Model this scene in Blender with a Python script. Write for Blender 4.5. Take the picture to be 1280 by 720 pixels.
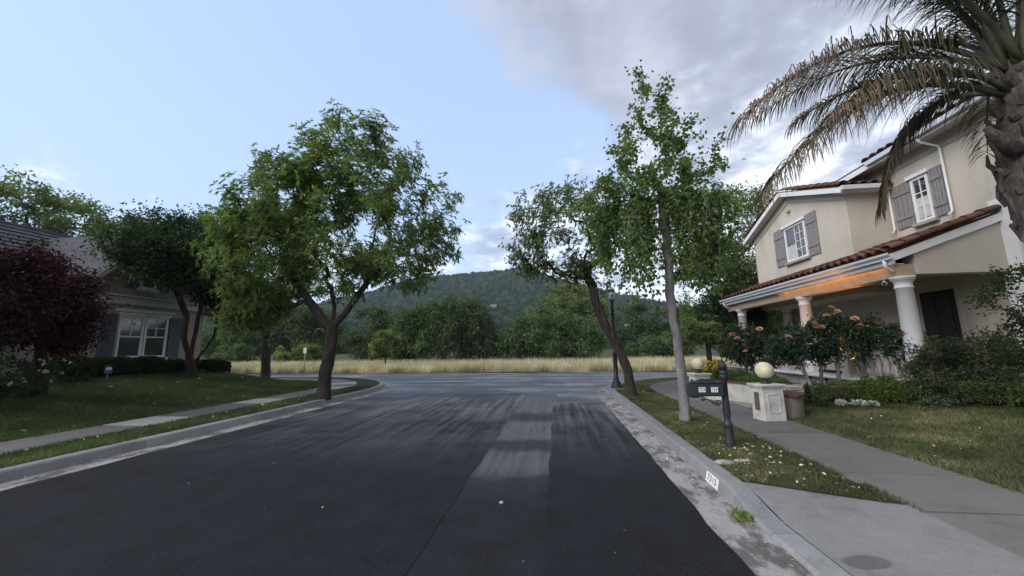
import bpy, math, random
import numpy as np
from mathutils import Vector, Matrix, noise

random.seed(7)
RNG = np.random.default_rng(7)
for o in list(bpy.data.objects):
    bpy.data.objects.remove(o)
SC = bpy.context.scene
COL = SC.collection
R = math.radians

# ------------------------------------------------------------------ camera
cam = bpy.data.cameras.new("camera")
cam.sensor_width = 36.0
cam.lens = 36.0 * 470 / 1280
cam.clip_start = 0.05
cam.clip_end = 6000
co = bpy.data.objects.new("camera", cam)
COL.objects.link(co)
YAW, PITCH, ROLL = R(6.55), R(9.1), R(0.8)
co.matrix_world = (Matrix.Translation((0, 0, 1.6)) @ Matrix.Rotation(YAW, 4, 'Z')
                   @ Matrix.Rotation(R(90) + PITCH, 4, 'X') @ Matrix.Rotation(-ROLL, 4, 'Z'))
SC.camera = co

# ------------------------------------------------------------------ world, sun, exposure
SUN_EL, SUN_AZ = R(35), R(-125)        # azimuth measured from +Y towards +X
world = bpy.data.worlds.new("World")
SC.world = world
world.use_nodes = True


def build_world():
    nt = world.node_tree
    nt.nodes.clear()
    N, L = nt.nodes.new, nt.links.new
    out = N('ShaderNodeOutputWorld')
    bg = N('ShaderNodeBackground')
    bg.inputs['Strength'].default_value = 0.15
    sky = N('ShaderNodeTexSky')
    sky.sky_type = 'NISHITA'
    sky.sun_disc = False
    sky.sun_elevation = SUN_EL
    sky.sun_rotation = SUN_AZ
    sky.altitude = 100
    sky.air_density = 1.0
    sky.dust_density = 0.6
    sky.ozone_density = 1.4
    tc = N('ShaderNodeTexCoord')
    sep = N('ShaderNodeSeparateXYZ')
    L(tc.outputs['Generated'], sep.inputs[0])

    def mth(op, a, b=None, c=None, clamp=False):
        m = N('ShaderNodeMath')
        m.operation = op
        m.use_clamp = clamp
        for i, v in enumerate((a, b, c)):
            if v is None:
                continue
            if isinstance(v, (int, float)):
                m.inputs[i].default_value = v
            else:
                L(v, m.inputs[i])
        return m.outputs[0]
    X, Y, Z = sep.outputs
    # clouds lie on a flat layer above: project the view direction on it
    den = mth('ADD', mth('MAXIMUM', Z, 0.0), 0.16)
    cmb = N('ShaderNodeCombineXYZ')
    L(mth('DIVIDE', X, den), cmb.inputs[0])
    L(mth('DIVIDE', Y, den), cmb.inputs[1])

    def nz(scale, detail, rough, seed):
        n = N('ShaderNodeTexNoise')
        n.noise_dimensions = '4D'
        n.inputs['W'].default_value = seed
        n.inputs['Scale'].default_value = scale
        n.inputs['Detail'].default_value = detail
        n.inputs['Roughness'].default_value = rough
        L(cmb.outputs[0], n.inputs['Vector'])
        return n.outputs['Fac']

    def ramp(fac, stops):
        r = N('ShaderNodeValToRGB')
        r.color_ramp.interpolation = 'EASE'
        el = r.color_ramp.elements
        while len(el) < len(stops):
            el.new(0.5)
        for e, (p, c) in zip(el, stops):
            e.position = p
            e.color = (*c, 1)
        L(fac, r.inputs[0])
        return r.outputs[0]

    def mix(fac, a, b):
        m = N('ShaderNodeMix')
        m.data_type = 'RGBA'
        if isinstance(fac, (int, float)):
            m.inputs[0].default_value = fac
        else:
            L(fac, m.inputs[0])
        for i, v in ((6, a), (7, b)):
            if isinstance(v, tuple):
                m.inputs[i].default_value = (*v, 1)
            else:
                L(v, m.inputs[i])
        return m.outputs[2]
    n1 = nz(1.1, 7, 0.55, 3.0)
    n2 = nz(3.4, 6, 0.6, 9.0)
    n3 = nz(2.3, 8, 0.62, 5.5)
    # thin white haze in the clear part, thicker low down
    hz = mth('SUBTRACT', 1.0, mth('DIVIDE', Z, 0.62), clamp=True)
    hz = mth('POWER', hz, 1.3)
    clear = mix(mth('ADD', mth('MULTIPLY', hz, 0.30), 0.66), sky.outputs[0], (1.95, 2.5, 3.5))
    # large cloud bank over the right half and overhead
    t = mth('ADD', X, mth('MULTIPLY', Z, 1.1))
    t = mth('ADD', t, -0.63)
    t = mth('ADD', t, mth('MULTIPLY', mth('SUBTRACT', n1, 0.5), 0.75))
    t = mth('ADD', t, mth('MULTIPLY', mth('SUBTRACT', n2, 0.5), 0.34))
    m1 = ramp(mth('ADD', mth('MULTIPLY', t, 2.6), 0.5), [(0.36, (0, 0, 0)), (0.72, (1, 1, 1))])
    # broken low clouds near the horizon
    u = mth('ADD', mth('MULTIPLY', mth('SUBTRACT', 0.27, Z), 1.4), mth('MULTIPLY', mth('SUBTRACT', n3, 0.5), 2.0))
    u = mth('ADD', u, mth('MULTIPLY', X, 0.45))
    m2 = ramp(mth('ADD', u, 0.70), [(0.40, (0, 0, 0)), (0.72, (1, 1, 1))])
    body = mix(ramp(mth('ADD', mth('MULTIPLY', n2, 0.6), mth('MULTIPLY', n1, 0.5)), [(0.38, (0, 0, 0)), (0.68, (1, 1, 1))]),
               (1.3, 1.36, 1.68), (2.25, 2.35, 2.75))
    body2 = mix(ramp(n2, [(0.40, (0, 0, 0)), (0.62, (1, 1, 1))]), (1.55, 1.8, 2.3), (4.4, 4.65, 5.0))
    c = mix(mth('MULTIPLY', m1, 0.92), clear, body)
    c = mix(mth('MULTIPLY', m2, 0.78), c, body2)
    # below the horizon: dull ground colour
    g = ramp(mth('ADD', mth('MULTIPLY', Z, 8.0), 0.5), [(0.35, (0, 0, 0)), (0.5, (1, 1, 1))])
    c = mix(g, (0.5, 0.52, 0.5), c)
    L(c, bg.inputs['Color'])
    L(bg.outputs[0], out.inputs[0])


build_world()
sun = bpy.data.lights.new("sun", 'SUN')
sun.energy = 1.5
sun.angle = R(50)
sun.color = (1.0, 0.93, 0.86)
so = bpy.data.objects.new("sun", sun)
COL.objects.link(so)
sd = Vector((math.sin(SUN_AZ) * math.cos(SUN_EL), math.cos(SUN_AZ) * math.cos(SUN_EL), math.sin(SUN_EL)))
so.rotation_euler = sd.to_track_quat('Z', 'Y').to_euler()
so.location = sd * 50
SC.view_settings.view_transform = 'Standard'
SC.view_settings.look = 'None'
SC.view_settings.exposure = 1.1
SC.view_settings.gamma = 1.0
SC.render.engine = 'CYCLES'
SC.cycles.max_bounces = 6
SC.cycles.transparent_max_bounces = 6
SC.cycles.use_denoising = True


# ------------------------------------------------------------------ helpers: materials
class Mat:
    def __init__(s, name):
        s.m = bpy.data.materials.new(name)
        s.m.use_nodes = True
        s.nt = s.m.node_tree
        s.nt.nodes.clear()
        s.out = s.N('ShaderNodeOutputMaterial')
        s.geo = s.N('ShaderNodeNewGeometry')

    def N(s, t):
        return s.nt.nodes.new(t)

    def L(s, a, b):
        s.nt.links.new(a, b)

    def math(s, op, a, b=None, clamp=False):
        m = s.N('ShaderNodeMath')
        m.operation = op
        m.use_clamp = clamp
        for i, v in enumerate((a, b)):
            if v is None:
                continue
            if isinstance(v, (int, float)):
                m.inputs[i].default_value = v
            else:
                s.L(v, m.inputs[i])
        return m.outputs[0]

    def noise(s, scale, detail=4, rough=0.55, stretch=None, vec=None):
        n = s.N('ShaderNodeTexNoise')
        n.inputs['Scale'].default_value = scale
        n.inputs['Detail'].default_value = detail
        n.inputs['Roughness'].default_value = rough
        v = vec or s.geo.outputs['Position']
        if stretch:
            mp = s.N('ShaderNodeMapping')
            mp.inputs['Scale'].default_value = stretch
            s.L(v, mp.inputs['Vector'])
            v = mp.outputs[0]
        s.L(v, n.inputs['Vector'])
        return n.outputs['Fac']

    def ramp(s, fac, stops, interp='LINEAR'):
        r = s.N('ShaderNodeValToRGB')
        r.color_ramp.interpolation = interp
        el = r.color_ramp.elements
        while len(el) < len(stops):
            el.new(0.5)
        for e, (p, c) in zip(el, stops):
            e.position = p
            e.color = (*c, 1) if len(c) == 3 else c
        s.L(fac, r.inputs[0])
        return r.outputs[0]

    def mix(s, fac, a, b, blend='MIX'):
        m = s.N('ShaderNodeMix')
        m.data_type = 'RGBA'
        m.blend_type = blend
        if isinstance(fac, (int, float)):
            m.inputs[0].default_value = fac
        else:
            s.L(fac, m.inputs[0])
        for i, v in ((6, a), (7, b)):
            if isinstance(v, tuple):
                m.inputs[i].default_value = (*v, 1)
            else:
                s.L(v, m.inputs[i])
        return m.outputs[2]

    def pos(s):
        p = s.N('ShaderNodeSeparateXYZ')
        s.L(s.geo.outputs['Position'], p.inputs[0])
        return p.outputs

    def attr(s, name):
        a = s.N('ShaderNodeAttribute')
        a.attribute_name = name
        return a.outputs['Fac']

    def done(s, color, rough=0.8, bump=None, bump_dist=0.01, spec=0.3, metallic=0.0, transl=None):
        p = s.N('ShaderNodeBsdfPrincipled')
        if isinstance(color, tuple):
            p.inputs['Base Color'].default_value = (*color, 1)
        else:
            s.L(color, p.inputs['Base Color'])
        if isinstance(rough, (int, float)):
            p.inputs['Roughness'].default_value = rough
        else:
            s.L(rough, p.inputs['Roughness'])
        p.inputs['Specular IOR Level'].default_value = spec
        p.inputs['Metallic'].default_value = metallic
        if bump is not None:
            b = s.N('ShaderNodeBump')
            b.inputs['Strength'].default_value = 1.0
            b.inputs['Distance'].default_value = bump_dist
            s.L(bump, b.inputs['Height'])
            s.L(b.outputs[0], p.inputs['Normal'])
        sh = p.outputs[0]
        if transl:
            t = s.N('ShaderNodeBsdfTranslucent')
            if isinstance(color, tuple):
                t.inputs['Color'].default_value = (*color, 1)
            else:
                s.L(s.mix(1.0, color, (1.0, 1.25, 0.55), 'MULTIPLY'), t.inputs['Color'])
            mx = s.N('ShaderNodeMixShader')
            mx.inputs[0].default_value = transl
            s.L(p.outputs[0], mx.inputs[1])
            s.L(t.outputs[0], mx.inputs[2])
            sh = mx.outputs[0]
        s.L(sh, s.out.inputs[0])
        return s.m


def plain(name, c, rough=0.7, var=0.12, scale=6.0, bump=0.0, bscale=60.0, spec=0.3, metallic=0.0):
    m = Mat(name)
    n = m.noise(scale, 5, 0.6)
    lo = tuple(v * (1 - var) for v in c)
    hi = tuple(min(1, v * (1 + var)) for v in c)
    col = m.ramp(n, [(0.3, lo), (0.7, hi)])
    b = m.noise(bscale, 3) if bump else None
    return m.done(col, rough, b, bump, spec, metallic)


def leafmat(name, stops, transl=0.3, rough=0.55, k=1.0):
    m = Mat(name)
    if name.endswith('_leaf'):
        k, transl = 2.0, min(0.5, transl + 0.12)
        if name not in ('field_tree_leaf', 'dull_leaf', 'dark_leaf', 'rose_leaf', 'pale_leaf', 'shrub_leaf', 'hedge_leaf'):
            stops = [(p, (c[0] * 1.08, c[1] * 1.06, c[2] * 1.0)) for p, c in stops]
        else:
            k = 1.8
    stops = [(p, tuple(min(0.9, v * k) for v in c)) for p, c in stops]
    col = m.ramp(m.attr('var'), stops)
    n = m.noise(0.9, 2)
    col = m.mix(1.0, col, m.ramp(n, [(0.35, (0.78, 0.78, 0.78)), (0.65, (1.15, 1.15, 1.15))]), 'MULTIPLY')
    return m.done(col, rough, None, 0, 0.25, 0, transl)


# ------------------------------------------------------------------ helpers: objects
def setp(o, label=None, cat=None, group=None, kind=None):
    for k, v in (('label', label), ('category', cat), ('group', group), ('kind', kind)):
        if v:
            o[k] = v
    return o


def root(name, loc, label, cat, group=None):
    o = bpy.data.objects.new(name, None)
    o.empty_display_size = 0.2
    o.location = loc
    COL.objects.link(o)
    return setp(o, label, cat, group)


def link(name, me, mat, parent=None, label=None):
    """a mesh in world coordinates; a child of an Empty keeps its place"""
    o = bpy.data.objects.new(name, me)
    COL.objects.link(o)
    if mat is not None and len(me.materials) == 0:
        me.materials.append(mat)
    if parent is not None:
        o.parent = parent
        if parent.type == 'EMPTY':
            o.matrix_parent_inverse = Matrix.Translation(-Vector(parent.location))
    if label:
        o['label'] = label
    return o


def copy_tree(o, loc, rz=0.0, s=1.0, label=None):
    r = o.copy()
    COL.objects.link(r)
    r.location = loc
    r.rotation_euler = (0, 0, rz)
    r.scale = (s, s, s) if not isinstance(s, tuple) else s
    if label:
        r['label'] = label
    for ch in list(o.children):
        c = ch.copy()
        COL.objects.link(c)
        c.parent = r
        for g in list(ch.children):
            d = g.copy()
            COL.objects.link(d)
            d.parent = c
    return r


def npmesh(name, V, F, var=None, smooth=False):
    """V (n,3); F (m,k) all faces with k corners; var per vertex"""
    me = bpy.data.meshes.new(name)
    V = np.asarray(V, np.float32)
    F = np.asarray(F, np.int32)
    m, k = F.shape
    me.vertices.add(len(V))
    me.vertices.foreach_set('co', V.ravel())
    me.loops.add(m * k)
    me.loops.foreach_set('vertex_index', F.ravel())
    me.polygons.add(m)
    me.polygons.foreach_set('loop_start', np.arange(0, m * k, k, dtype=np.int32))
    if smooth:
        me.polygons.foreach_set('use_smooth', np.ones(m, bool))
    if var is not None:
        a = me.attributes.new('var', 'FLOAT', 'POINT')
        a.data.foreach_set('value', np.asarray(var, np.float32))
    me.update(calc_edges=True)
    return me


class MB:
    def __init__(s):
        s.v, s.f, s.sm = [], [], []

    def add(s, vs, fs, smooth=False):
        b = len(s.v)
        s.v += [tuple(v) for v in vs]
        s.f += [tuple(b + i for i in f) for f in fs]
        s.sm += [smooth] * len(fs)
        return s

    def hexa(s, c8):
        """8 corners: bottom 4 ccw, top 4 ccw"""
        return s.add(c8, [(3, 2, 1, 0), (4, 5, 6, 7), (0, 1, 5, 4), (1, 2, 6, 5), (2, 3, 7, 6), (3, 0, 4, 7)])

    def box(s, x0, x1, y0, y1, z0, z1):
        return s.hexa([(x0, y0, z0), (x1, y0, z0), (x1, y1, z0), (x0, y1, z0),
                       (x0, y0, z1), (x1, y0, z1), (x1, y1, z1), (x0, y1, z1)])

    def obox(s, c, sx, sy, sz, rz=0.0, taper=1.0):
        """box on its base centre c, turned by rz"""
        ca, sa = math.cos(rz), math.sin(rz)
        vs = []
        for z, k in ((0, 1.0), (sz, taper)):
            for x, y in ((-1, -1), (1, -1), (1, 1), (-1, 1)):
                dx, dy = x * sx / 2 * k, y * sy / 2 * k
                vs.append((c[0] + dx * ca - dy * sa, c[1] + dx * sa + dy * ca, c[2] + z))
        return s.hexa(vs)

    def prism(s, poly, d):
        """closed polygon (list of 3d points) pushed along vector d"""
        n = len(poly)
        d = Vector(d)
        vs = [Vector(p) for p in poly] + [Vector(p) + d for p in poly]
        fs = [tuple(range(n))[::-1], tuple(range(n, 2 * n))]
        fs += [(i, (i + 1) % n, n + (i + 1) % n, n + i) for i in range(n)]
        return s.add(vs, fs)

    def lathe(s, prof, c=(0, 0, 0), n=20, smooth=True, sx=1.0, sy=1.0):
        vs, fs = [], []
        for r, z in prof:
            for i in range(n):
                a = 2 * math.pi * i / n
                vs.append((c[0] + r * math.cos(a) * sx, c[1] + r * math.sin(a) * sy, c[2] + z))
        for j in range(len(prof) - 1):
            for i in range(n):
                fs.append((j * n + i, j * n + (i + 1) % n, (j + 1) * n + (i + 1) % n, (j + 1) * n + i))
        s.add(vs, fs, smooth)
        b = len(s.v) - len(vs)
        s.f += [tuple(b + i for i in range(n))[::-1], tuple(b + (len(prof) - 1) * n + i for i in range(n))]
        s.sm += [False, False]
        return s

    def tube(s, pts, rad, n=6, smooth=True, cap=True):
        pts = [Vector(p) for p in pts]
        if not isinstance(rad, (list, tuple, np.ndarray)):
            rad = [rad] * len(pts)
        vs, fs = [], []
        up = None
        for i, p in enumerate(pts):
            t = (pts[min(i + 1, len(pts) - 1)] - pts[max(i - 1, 0)])
            if t.length < 1e-9:
                t = Vector((0, 0, 1))
            t.normalize()
            if up is None:
                up = Vector((1, 0, 0)) if abs(t.x) < 0.8 else Vector((0, 1, 0))
            a = (up - t * up.dot(t))
            if a.length < 1e-6:
                a = t.orthogonal()
            a.normalize()
            up = a
            b = t.cross(a)
            for k in range(n):
                an = 2 * math.pi * k / n
                vs.append(p + (a * math.cos(an) + b * math.sin(an)) * rad[i])
        for j in range(len(pts) - 1):
            for k in range(n):
                fs.append((j * n + k, j * n + (k + 1) % n, (j + 1) * n + (k + 1) % n, (j + 1) * n + k))
        base = len(s.v)
        s.add(vs, fs, smooth)
        if cap:
            s.f += [tuple(base + k for k in range(n))[::-1], tuple(base + (len(pts) - 1) * n + k for k in range(n))]
            s.sm += [False, False]
        return s

    def mesh(s, name):
        me = bpy.data.meshes.new(name)
        me.from_pydata([tuple(v) for v in s.v], [], s.f)
        me.polygons.foreach_set('use_smooth', s.sm)
        me.update()
        return me

    def build(s, name, mat, parent=None, label=None, bevel=0.0, seg=2):
        o = link(name, s.mesh(name), mat, parent, label)
        if bevel:
            b = o.modifiers.new('bevel', 'BEVEL')
            b.width = bevel
            b.segments = seg
            b.limit_method = 'ANGLE'
            b.angle_limit = R(40)
        return o


def text(name, s, size, M, mat, parent=None, extrude=0.002, font_scale=(1, 1)):
    cu = bpy.data.curves.new(name, 'FONT')
    cu.body = s
    cu.size = size
    cu.space_character = 1.22
    cu.extrude = extrude
    cu.align_x = 'CENTER'
    cu.align_y = 'CENTER'
    cu.offset = size * 0.012
    cu.materials.append(mat)
    o = bpy.data.objects.new(name, cu)
    COL.objects.link(o)
    o.matrix_world = M @ Matrix.Diagonal((font_scale[0], font_scale[1], 1, 1))
    me = bpy.data.meshes.new_from_object(o)
    bpy.data.objects.remove(o)
    me.transform(M @ Matrix.Diagonal((font_scale[0], font_scale[1], 1, 1)))
    return link(name, me, mat, parent)


def sm(t):
    t = max(0.0, min(1.0, t))
    return t * t * (3 - 2 * t)


# ------------------------------------------------------------------ the lie of the land
KR, KL = 1.72, -7.0           # kerb faces of the street
YC_R, YC_L, RAD = 13.0, 13.5, 7.0
CR = (KR + RAD, YC_R)         # centres of the corner curves
CL = (KL - RAD, YC_L)
FAR_KERB = 25.4


def kerb_dist(x, y, side):
    """distance inward from the kerb face on either lot"""
    if side > 0:
        cx, cy = CR
        if y > cy and x < cx:
            return RAD - math.hypot(x - cx, y - cy)
        return min(x - KR, cy + RAD - y)
    cx, cy = CL
    if y > cy and x > cx:
        return RAD - math.hypot(x - cx, y - cy)
    return min(KL - x, cy + RAD - y)


def gz(x, y):
    if x > -2.6:
        d = kerb_dist(x, y, 1)
        if d < 0:
            return 0.0
        return 0.15 + 0.32 * sm((d - 2.7) / 4.0)
    d = kerb_dist(x, y, -1)
    if d < 0:
        return 0.0
    return 0.15 + 0.75 * sm((d - 2.35) / 5.2)


def gpath(side, y0, step=0.5, xmax=45.0):
    """points and inward normals along a kerb face"""
    k, yc, c = (KR, YC_R, CR) if side > 0 else (KL, YC_L, CL)
    pts, nor = [], []
    n = int((yc - y0) / step)
    for i in range(n + 1):
        pts.append((k, y0 + (yc - y0) * i / n))
        nor.append((side, 0.0))
    for i in range(1, 25):
        a = (math.pi / 2) * i / 24
        pts.append((c[0] - side * RAD * math.cos(a), c[1] + RAD * math.sin(a)))
        nor.append((side * math.cos(a), -math.sin(a)))
    x = c[0]
    while abs(x) < xmax:
        x += side * 2.0
        pts.append((x, yc + RAD))
        nor.append((0.0, -1.0))
    return pts, nor


def strip(side, path, offs, zfn, flip=False):
    """a sheet following the kerb between the given inward offsets"""
    pts, nor = path
    V, F = [], []
    m = len(offs)
    for p, n in zip(pts, nor):
        for o in offs:
            x, y = p[0] + n[0] * o, p[1] + n[1] * o
            V.append((x, y, zfn(x, y, o)))
    for i in range(len(pts) - 1):
        for j in range(m - 1):
            a, b, c, d = i * m + j, i * m + j + 1, (i + 1) * m + j + 1, (i + 1) * m + j
            F.append((a, b, c, d) if side > 0 else (d, c, b, a))
    return V, F


# ------------------------------------------------------------------ materials of the setting
def mat_asphalt(name, base, fresh=True):
    m = Mat(name)
    x, y, z = m.pos()
    fine = m.noise(110, 3, 0.75)
    mid = m.noise(2.2, 5, 0.6)
    streak = m.noise(1.0, 6, 0.65, (7.0, 0.35, 1.0))
    broad = m.noise(0.55, 3, 0.5)
    lo, hi = tuple(v * 0.78 for v in base), tuple(v * 1.25 for v in base)
    col = m.ramp(mid, [(0.3, lo), (0.7, hi)])
    # worn, greyer surface further up the street, streaked along the traffic
    far = m.math('MULTIPLY', m.math('SUBTRACT', y, 5.0), 0.15, True)
    wear = m.math('MULTIPLY', far, m.ramp(m.math('ADD', m.math('MULTIPLY', streak, 0.65), m.math('MULTIPLY', broad, 0.5)),
                                           [(0.46, (0, 0, 0)), (0.70, (1, 1, 1))]))
    end = m.math('MULTIPLY', m.math('SUBTRACT', y, 9.5), 0.3, True)
    wear = m.math('MAXIMUM', wear, m.math('MULTIPLY', end, m.math('ADD', m.math('MULTIPLY', broad, 0.9), 0.05)))
    if not fresh:
        wear = m.math('MAXIMUM', wear, m.math('MULTIPLY', m.ramp(streak, [(0.4, (0, 0, 0)), (0.65, (1, 1, 1))]), m.math('MULTIPLY', m.math('SUBTRACT', y, 4.2), 0.25, True)))
    col = m.mix(wear, col, (0.145, 0.149, 0.162))
    # pale flecks of aggregate
    sp = m.ramp(m.noise(75, 2, 0.6), [(0.60, (0, 0, 0)), (0.70, (1, 1, 1))])
    col = m.mix(1.0, col, m.ramp(fine, [(0.3, (0.45, 0.45, 0.45)), (0.7, (1.7, 1.7, 1.7))]), 'MULTIPLY')
    col = m.mix(m.math('MULTIPLY', sp, 0.3), col, (0.12, 0.12, 0.125))
    if not fresh:
        col = m.mix(m.math('MULTIPLY', m.math('MULTIPLY', m.math('SUBTRACT', y, 4.6), 1.2, True), m.ramp(streak, [(0.3, (0.45, 0.45, 0.45)), (0.65, (0.95, 0.95, 0.95))])), col, (0.105, 0.108, 0.118))
        # dark sealer bands across the strip
        for yc, w in ((4.75, 0.35), (6.55, 0.55), (9.15, 0.85)):
            w1 = m.noise(1.7, 3, 0.6)
            d = m.math('ABSOLUTE', m.math('SUBTRACT', m.math('ADD', y, m.math('MULTIPLY', m.math('SUBTRACT', w1, 0.5), 0.7)), yc))
            band = m.math('SUBTRACT', 1.0, m.math('DIVIDE', d, w), True)
            col = m.mix(m.math('MULTIPLY', m.ramp(band, [(0.1, (0, 0, 0)), (0.6, (1, 1, 1))]), 0.85), col, (0.022, 0.023, 0.028))
    rough = m.ramp(m.math('ADD', m.math('MULTIPLY', mid, 0.5), m.math('MULTIPLY', wear, 0.25)),
                   [(0.2, (0.85, 0.85, 0.85)), (0.7, (0.62, 0.62, 0.62))])
    return m.done(col, rough, fine, 0.008, 0.22)


def mat_cross():
    m = Mat('worn_asphalt')
    swirl = m.N('ShaderNodeTexWave')
    swirl.wave_type = 'RINGS'
    swirl.inputs['Scale'].default_value = 0.16
    swirl.inputs['Distortion'].default_value = 6.0
    swirl.inputs['Detail'].default_value = 4.0
    swirl.inputs['Detail Scale'].default_value = 0.7
    mp = m.N('ShaderNodeMapping')
    mp.inputs['Location'].default_value = (7.0, -14.0, 0)
    mp.inputs['Scale'].default_value = (0.8, 1.0, 1.0)
    m.L(m.geo.outputs['Position'], mp.inputs['Vector'])
    m.L(mp.outputs[0], swirl.inputs['Vector'])
    n = m.noise(0.42, 7, 0.68, (1.0, 1.1, 1))
    f = m.math('ADD', m.math('MULTIPLY', swirl.outputs['Fac'], 0.14), m.math('MULTIPLY', n, 0.86))
    col = m.ramp(f, [(0.34, (0.022, 0.023, 0.028)), (0.52, (0.075, 0.077, 0.085)), (0.68, (0.21, 0.214, 0.23))])
    rough = m.ramp(f, [(0.3, (0.55, 0.55, 0.55)), (0.7, (0.40, 0.40, 0.40))])
    return m.done(col, rough, m.noise(180, 2), 0.003, 0.4)


def mat_concrete(name, c, stain=0.5, rough=0.85, scale=1.0, crackly=False, spot=None, slab=False):
    m = Mat(name)
    a = m.noise(1.3 * scale, 6, 0.65)
    b = m.noise(9 * scale, 5, 0.7)
    f = m.math('ADD', m.math('MULTIPLY', a, 0.6), m.math('MULTIPLY', b, 0.4))
    col = m.ramp(f, [(0.32, tuple(v * (1 - stain) for v in c)), (0.5, c), (0.68, tuple(min(1, v * (1 + stain * 0.55)) for v in c))])
    g = m.noise(90 * scale, 3, 0.6)
    col = m.mix(0.5, col, m.ramp(g, [(0.35, tuple(v * 0.7 for v in c)), (0.65, tuple(min(1, v * 1.2) for v in c))]))
    if slab:         # each cast slab has its own tone
        oi = m.N('ShaderNodeObjectInfo')
        col = m.mix(1.0, col, m.ramp(oi.outputs['Random'], [(0, (0.80, 0.80, 0.82)), (1, (1.14, 1.12, 1.08))]), 'MULTIPLY')
    if crackly:      # blotchy dirt left by water and leaves
        d = m.ramp(m.noise(3.0, 8, 0.75, (1, 0.55, 1)), [(0.47, (0, 0, 0)), (0.56, (1, 1, 1))])
        col = m.mix(m.math('MULTIPLY', d, 0.74), col, (0.05, 0.045, 0.040))
    if spot:         # an oval damp stain
        x, y, z = m.pos()
        dx = m.math('DIVIDE', m.math('SUBTRACT', x, spot[0]), spot[2])
        dy = m.math('DIVIDE', m.math('SUBTRACT', y, spot[1]), spot[3])
        r2 = m.math('ADD', m.math('MULTIPLY', dx, dx), m.math('MULTIPLY', dy, dy))
        r2 = m.math('ADD', r2, m.math('MULTIPLY', m.math('SUBTRACT', b, 0.5), 0.6))
        k = m.ramp(r2, [(0.7, (1, 1, 1)), (1.0, (0, 0, 0))])
        col = m.mix(m.math('MULTIPLY', k, 0.55), col, (0.045, 0.045, 0.045))
    return m.done(col, rough, g, 0.002, 0.2)


def mat_soil(name, stops, scale=2.0, bump=0.02):
    m = Mat(name)
    f = m.math('ADD', m.math('MULTIPLY', m.noise(scale, 6, 0.65), 0.6), m.math('MULTIPLY', m.noise(scale * 14, 4, 0.7), 0.4))
    return m.done(m.ramp(f, stops), 0.95, m.noise(70, 4, 0.7), bump, 0.1)


M_road = mat_asphalt('fresh_asphalt', (0.0092, 0.0098, 0.0132))
M_strip = mat_asphalt('older_asphalt', (0.0125, 0.013, 0.0165), fresh=False)
M_cross = mat_cross()
M_gutter = mat_concrete('gutter_concrete', (0.30, 0.29, 0.285), 0.5, 0.8, 1.0, True)
M_kerb = mat_concrete('kerb_concrete', (0.235, 0.24, 0.245), 0.62, 0.8, 2.2, False, None, True)
M_walk = mat_concrete('sidewalk_concrete', (0.155, 0.148, 0.139), 0.52, 0.85, 1.0, False, None, True)
M_walk_pale = mat_concrete('pale_concrete', (0.33, 0.32, 0.30), 0.3, 0.85)
M_apron = mat_concrete('apron_concrete', (0.20, 0.20, 0.195), 0.62, 0.85, 1.0, False, (2.14, 3.22, 0.16, 0.10))
M_lawnR = mat_soil('lawn_soil_dry', [(0.3, (0.035, 0.038, 0.018)), (0.5, (0.062, 0.066, 0.030)), (0.66, (0.12, 0.105, 0.055))])
M_lawnL = mat_soil('lawn_soil_green', [(0.3, (0.022, 0.034, 0.014)), (0.6, (0.04, 0.058, 0.022)), (0.75, (0.06, 0.068, 0.03))])
M_field = mat_soil('field_soil', [(0.3, (0.22, 0.17, 0.09)), (0.7, (0.36, 0.29, 0.17))], 0.6)
M_terrain = mat_soil('terrain_soil', [(0.3, (0.04, 0.05, 0.025)), (0.7, (0.09, 0.09, 0.05))], 0.1)

# ------------------------------------------------------------------ ground, field, hill
RIDGE = [(-180, 30), (-90, 30), (-60, 34), (-42.6, 51), (-35, 66), (-27.7, 84), (-21.1, 110), (-17, 117), (-12.7, 120), (-9, 123),
         (-5.2, 128), (-2.5, 120), (0.9, 108), (7.9, 85), (18.6, 54), (47, 26), (90, 24), (180, 30)]


def hill_z(r, az):
    h = np.interp(az, [a for a, _ in RIDGE], [b for _, b in RIDGE])
    if r < 130:
        return -0.04
    wob = noise.noise(Vector((az * 0.09, r * 0.008, 1.0))) * 9 + noise.noise(Vector((az * 0.35, r * 0.02, 4.0))) * 4
    if r <= 600:
        t = (r - 130) / 470
        return max(-0.04, h * t ** 1.55 + wob * min(1, t * 2) * (1 - 0.6 * t) - 0.04)
    t = (r - 600) / 1800
    return h * max(0.12, 1 - t * 1.6) + wob * 0.3


def hill_xy(r, az):
    return r * math.sin(R(az)), r * math.cos(R(az))


V, F = [], []
rs = [0.01, 60, 128] + [130 + i * 470 / 26 for i in range(27)] + [640, 720, 900, 1200, 1800, 2600]
azs = list(np.linspace(-180, -70, 23)) + list(np.linspace(-66, 56, 62)) + list(np.linspace(60, 180, 25))
for r in rs:
    for a in azs:
        x, y = hill_xy(r, a)
        V.append((x, y, hill_z(r, a)))
na = len(azs)
for i in range(len(rs) - 1):
    for j in range(na - 1):
        F.append((i * na + j, i * na + j + 1, (i + 1) * na + j + 1, (i + 1) * na + j)[::-1])
setp(link('terrain', npmesh('terrain', V, F, None, True), M_terrain), kind='structure')

mb = MB()
nx, ny = 60, 12
V = [(-90 + 180 * i / nx, FAR_KERB + 24 * (j / ny), 0.03 + 0.05 * noise.noise(Vector((i * 0.5, j * 0.7, 0)))) for j in range(ny + 1) for i in range(nx + 1)]
F = [(j * (nx + 1) + i, j * (nx + 1) + i + 1, (j + 1) * (nx + 1) + i + 1, (j + 1) * (nx + 1) + i) for j in range(ny) for i in range(nx)]
setp(link('field', npmesh('field', V, F), M_field), kind='structure')

# ------------------------------------------------------------------ roads
rd = bpy.data.objects.new('road', None)
COL.objects.link(rd)
setp(rd, kind='structure')


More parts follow.
